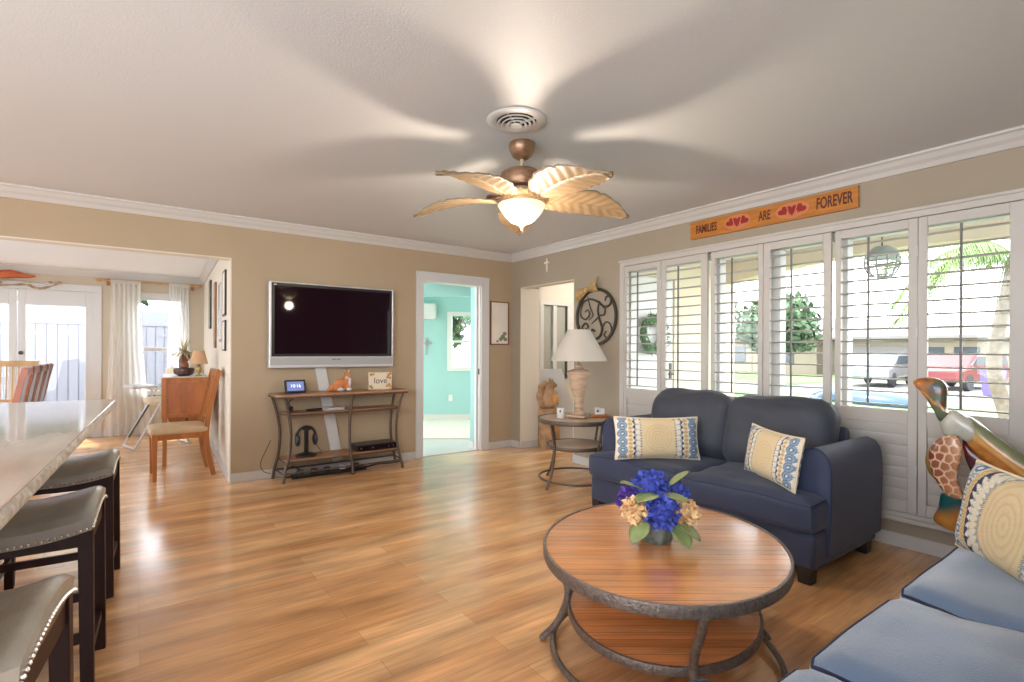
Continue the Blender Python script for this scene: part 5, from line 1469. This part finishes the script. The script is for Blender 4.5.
b = MB(); b.lathe([(0, 0), (.035, 0), (.036, .01), (.014, .02), (.012, .035), (.022, .05), (.030, .075), (.028, .10), (.012, .12), (.008, .15), (0, .15)], seg=24); b.build('lamp_base', mat('brass', (.45, .33, .12, 1), .35, .6), t)
b = MB(); b.lathe([(.083, .135), (.080, .137), (.050, .275), (.053, .277), (.086, .135), (.083, .133)], seg=32); b.build('lamp_shade', 'lampshade_tan', t)

# high chair
t = thing('high_chair', 'cream folding high chair between the curtain and the cabinet', 'high chair', (-3.66, 2.62, 0), math.radians(-75))
t.scale = (.85, .85, .95)
b = MB()
for s_ in (-1, 1):
    b.tube([(s_ * .26, -.36, .02), (s_ * .22, .12, .85)], .016, 8); b.tube([(s_ * .26, .34, .02), (s_ * .22, -.05, .80)], .016, 8)
b.tube([(-.26, -.36, .02), (.26, -.36, .02)], .014, 8); b.tube([(-.26, .34, .02), (.26, .34, .02)], .014, 8); b.build('folding_frame', 'white', t)
b = MB()
for s_ in (-1, 1): b.tube([(s_ * .235, -.30, .12), (s_ * .20, .02, .66)], .013, 8)
b.build('dark_braces', 'black', t)
cushion('seat', 'cream', t, (0, 0, .60), (.32, .30, .08), r=.035, n=6, wr=0)
cushion('backrest', 'cream', t, (0, .17, .82), (.32, .07, .42), r=.03, n=6, wr=0)
cushion('tray', 'white', t, (0, -.22, .80), (.46, .32, .04), r=.018, n=8, wr=0, puff=0)

# curtains
def curtain(label, x0, x1, xb0, xb1, z0, z1, seed):
    t = thing('sheer_curtain', label, 'curtain', ((x0 + x1) / 2, 3.69, z0), group='sheer curtains at the dining window')
    xc = (x0 + x1) / 2
    b = MB()
    def f(u, v):
        k = v ** 2.0
        xx = (x0 + (x1 - x0) * u) * (1 - k) + (xb0 + (xb1 - xb0) * u) * k - xc
        return Vector((xx, .022 * math.sin(u * 2 * PI * 6 + seed) * (1 + .6 * v) + .012 * math.sin(u * 31 + v * 3) + .0, (z1 - z0) * (1 - v) + .0))
    b.sheet(f, 90, 26); b.build('voile', 'sheer', t, fix=False)
    b = MB(); b.box((x0 - xc, -.028, z1 - z0 - .02), (x1 - xc, .028, z1 - z0 + .028)); b.build('heading', 'sheer', t, smooth=False)
    return t
curtain('full length sheer white curtain spreading to the floor beside the french doors', -4.17, -3.83, -4.24, -3.68, .02, 2.15, 0)
curtain('sheer white curtain falling behind the high chair and cabinet', -3.50, -3.25, -3.56, -3.18, .02, 2.15, 2)
t = thing('curtain_rod', 'wooden curtain rod above the dining window', 'curtain rod', (-3.70, 3.69, 2.165))
b = MB(); b.tube([(-.60, 0, 0), (.58, 0, 0)], .014, 10); b.build('pole', 'blond', t)
for x in (-.60, .58): MB().ball((x, 0, 0), (.035, .024, .024), 12, 8).build('finial', 'blond', t)
for x in (-.50, .50): b = MB(); b.box((x - .012, -.01, -.03), (x + .012, .11, -.006)); b.box((x - .02, .095, -.06), (x + .02, .11, .03)); b.build('bracket', 'oak', t, smooth=False)

# driftwood fish over the french doors
t = thing('fish_wall_art', 'driftwood and wire wall art with a coral red fish above the french doors', 'wall decor', (-5.10, 3.77, 2.10))
b = MB(); b.lens([(-.30, .05), (-.22, .10), (-.08, .125), (.04, .09), (.14, .075), (.155, .055), (.08, .035), (-.03, .03), (-.15, .01), (-.26, .02)], .022, XZ(-.02)); b.build('fish_body', 'coral', t)
b = MB(); b.tube(bez([(-.40, -.05, -.10), (-.15, -.03, -.075), (.05, -.03, -.055), (.2, -.03, -.09), (.38, -.03, -.02)], 8), [.012 + .004 * math.sin(i) for i in range(33)], 8)
b.tube(bez([(-.05, -.03, -.06), (.10, -.03, -.02), (.30, -.03, -.01), (.42, -.03, -.02)], 6), .004, 6); b.tube(bez([(-.2, -.03, -.02), (.0, -.03, .0), (.28, -.03, -.035)], 6), .003, 6)
for x, z in ((.30, -.005), (.36, -.02), (.39, .0), (.10, -.06), (.20, -.09), (-.18, -.04)): b.ball((x, -.035, z), (.026, .012, .018), 8, 6)
b.build('driftwood_branch', 'driftwood', t)

# frames on the dining side wall
def side_frame(label, u, z, w_, h, m='black', inner='paper'):
    w_ *= .8
    loc = TS @ Vector((u, z, -.012))
    t = thing('picture_frame', label, 'picture', loc, 0, 'framed pictures on the dining side wall')
    TT_ = basis((0, 0, 0), SWe, (0, 0, 1), (SWe.y, -SWe.x, 0))
    b = MB(); f = .016
    for a, c in (((-w_ / 2, -h / 2, -.006), (-w_ / 2 + f, h / 2, .012)), ((w_ / 2 - f, -h / 2, -.006), (w_ / 2, h / 2, .012)), ((-w_ / 2, h / 2 - f, -.006), (w_ / 2, h / 2, .012)), ((-w_ / 2, -h / 2, -.006), (w_ / 2, -h / 2 + f, .012))): b.box(a, c, TT_)
    b.build('frame', m, t, smooth=False)
    MB().box((-w_ / 2 + f, -h / 2 + f, -.004), (w_ / 2 - f, h / 2 - f, .010), TT_).build('picture', inner, t, smooth=False)
side_frame('upper black framed picture nearest the living room edge of the side wall', .36, 1.78, .34, .44)
side_frame('lower black framed picture nearest the living room edge of the side wall', .36, 1.36, .34, .30)
side_frame('white framed picture between black and wooden frames on the side wall', .86, 1.62, .30, .62, 'white', 'mirrorgrey')
side_frame('tall brown wooden hanging on the side wall above the cabinet', 1.45, 1.62, .26, .76, 'frame_br', 'driftwood')
side_frame('dark framed picture closest to the far dining wall', 2.25, 1.80, .32, .62, 'black', 'mirrorgrey')

# aqua room things
def onA(u, v, w_=0): return TA @ Vector((u, v, w_))
t = thing('wall_cross', 'grey metal cross on the aqua wall', 'cross', onA(.05, 1.30, .01))
t.rotation_euler = (0, 0, math.atan2(E3.y, E3.x))
b = MB(); b.box((-.018, -.012, -.16), (.018, .006, .14)); b.box((-.09, -.012, .03), (.09, .006, .066)); b.build('cross_body', 'greywood', t, smooth=False, bevel=.004)
t = thing('air_conditioner', 'white wall mounted air unit in the aqua room', 'air conditioner', onA(-.13, 1.90, .10)); t.rotation_euler = (0, 0, math.atan2(E3.y, E3.x))
b = MB(); b.box((-.36, -.10, -.135), (.36, .10, .135)); b.build('casing', 'white', t, smooth=False, bevel=.03, seg=4)
b = MB(); b.box((-.32, -.105, -.12), (.32, -.098, -.08)); b.build('louver', 'silver', t, smooth=False)
t = thing('wall_outlet', 'white outlet plate low on the aqua wall', 'outlet', onA(.48, .39, .004)); t.rotation_euler = (0, 0, math.atan2(E3.y, E3.x))
b = MB(); b.box((-.035, -.004, -.055), (.035, .004, .055)); b.build('plate', 'white', t, smooth=False, bevel=.003)
b = MB(); b.box((-.012, -.007, .01), (.012, -.003, .035)); b.box((-.012, -.007, -.035), (.012, -.003, -.01)); b.build('socket', 'silver', t, smooth=False)
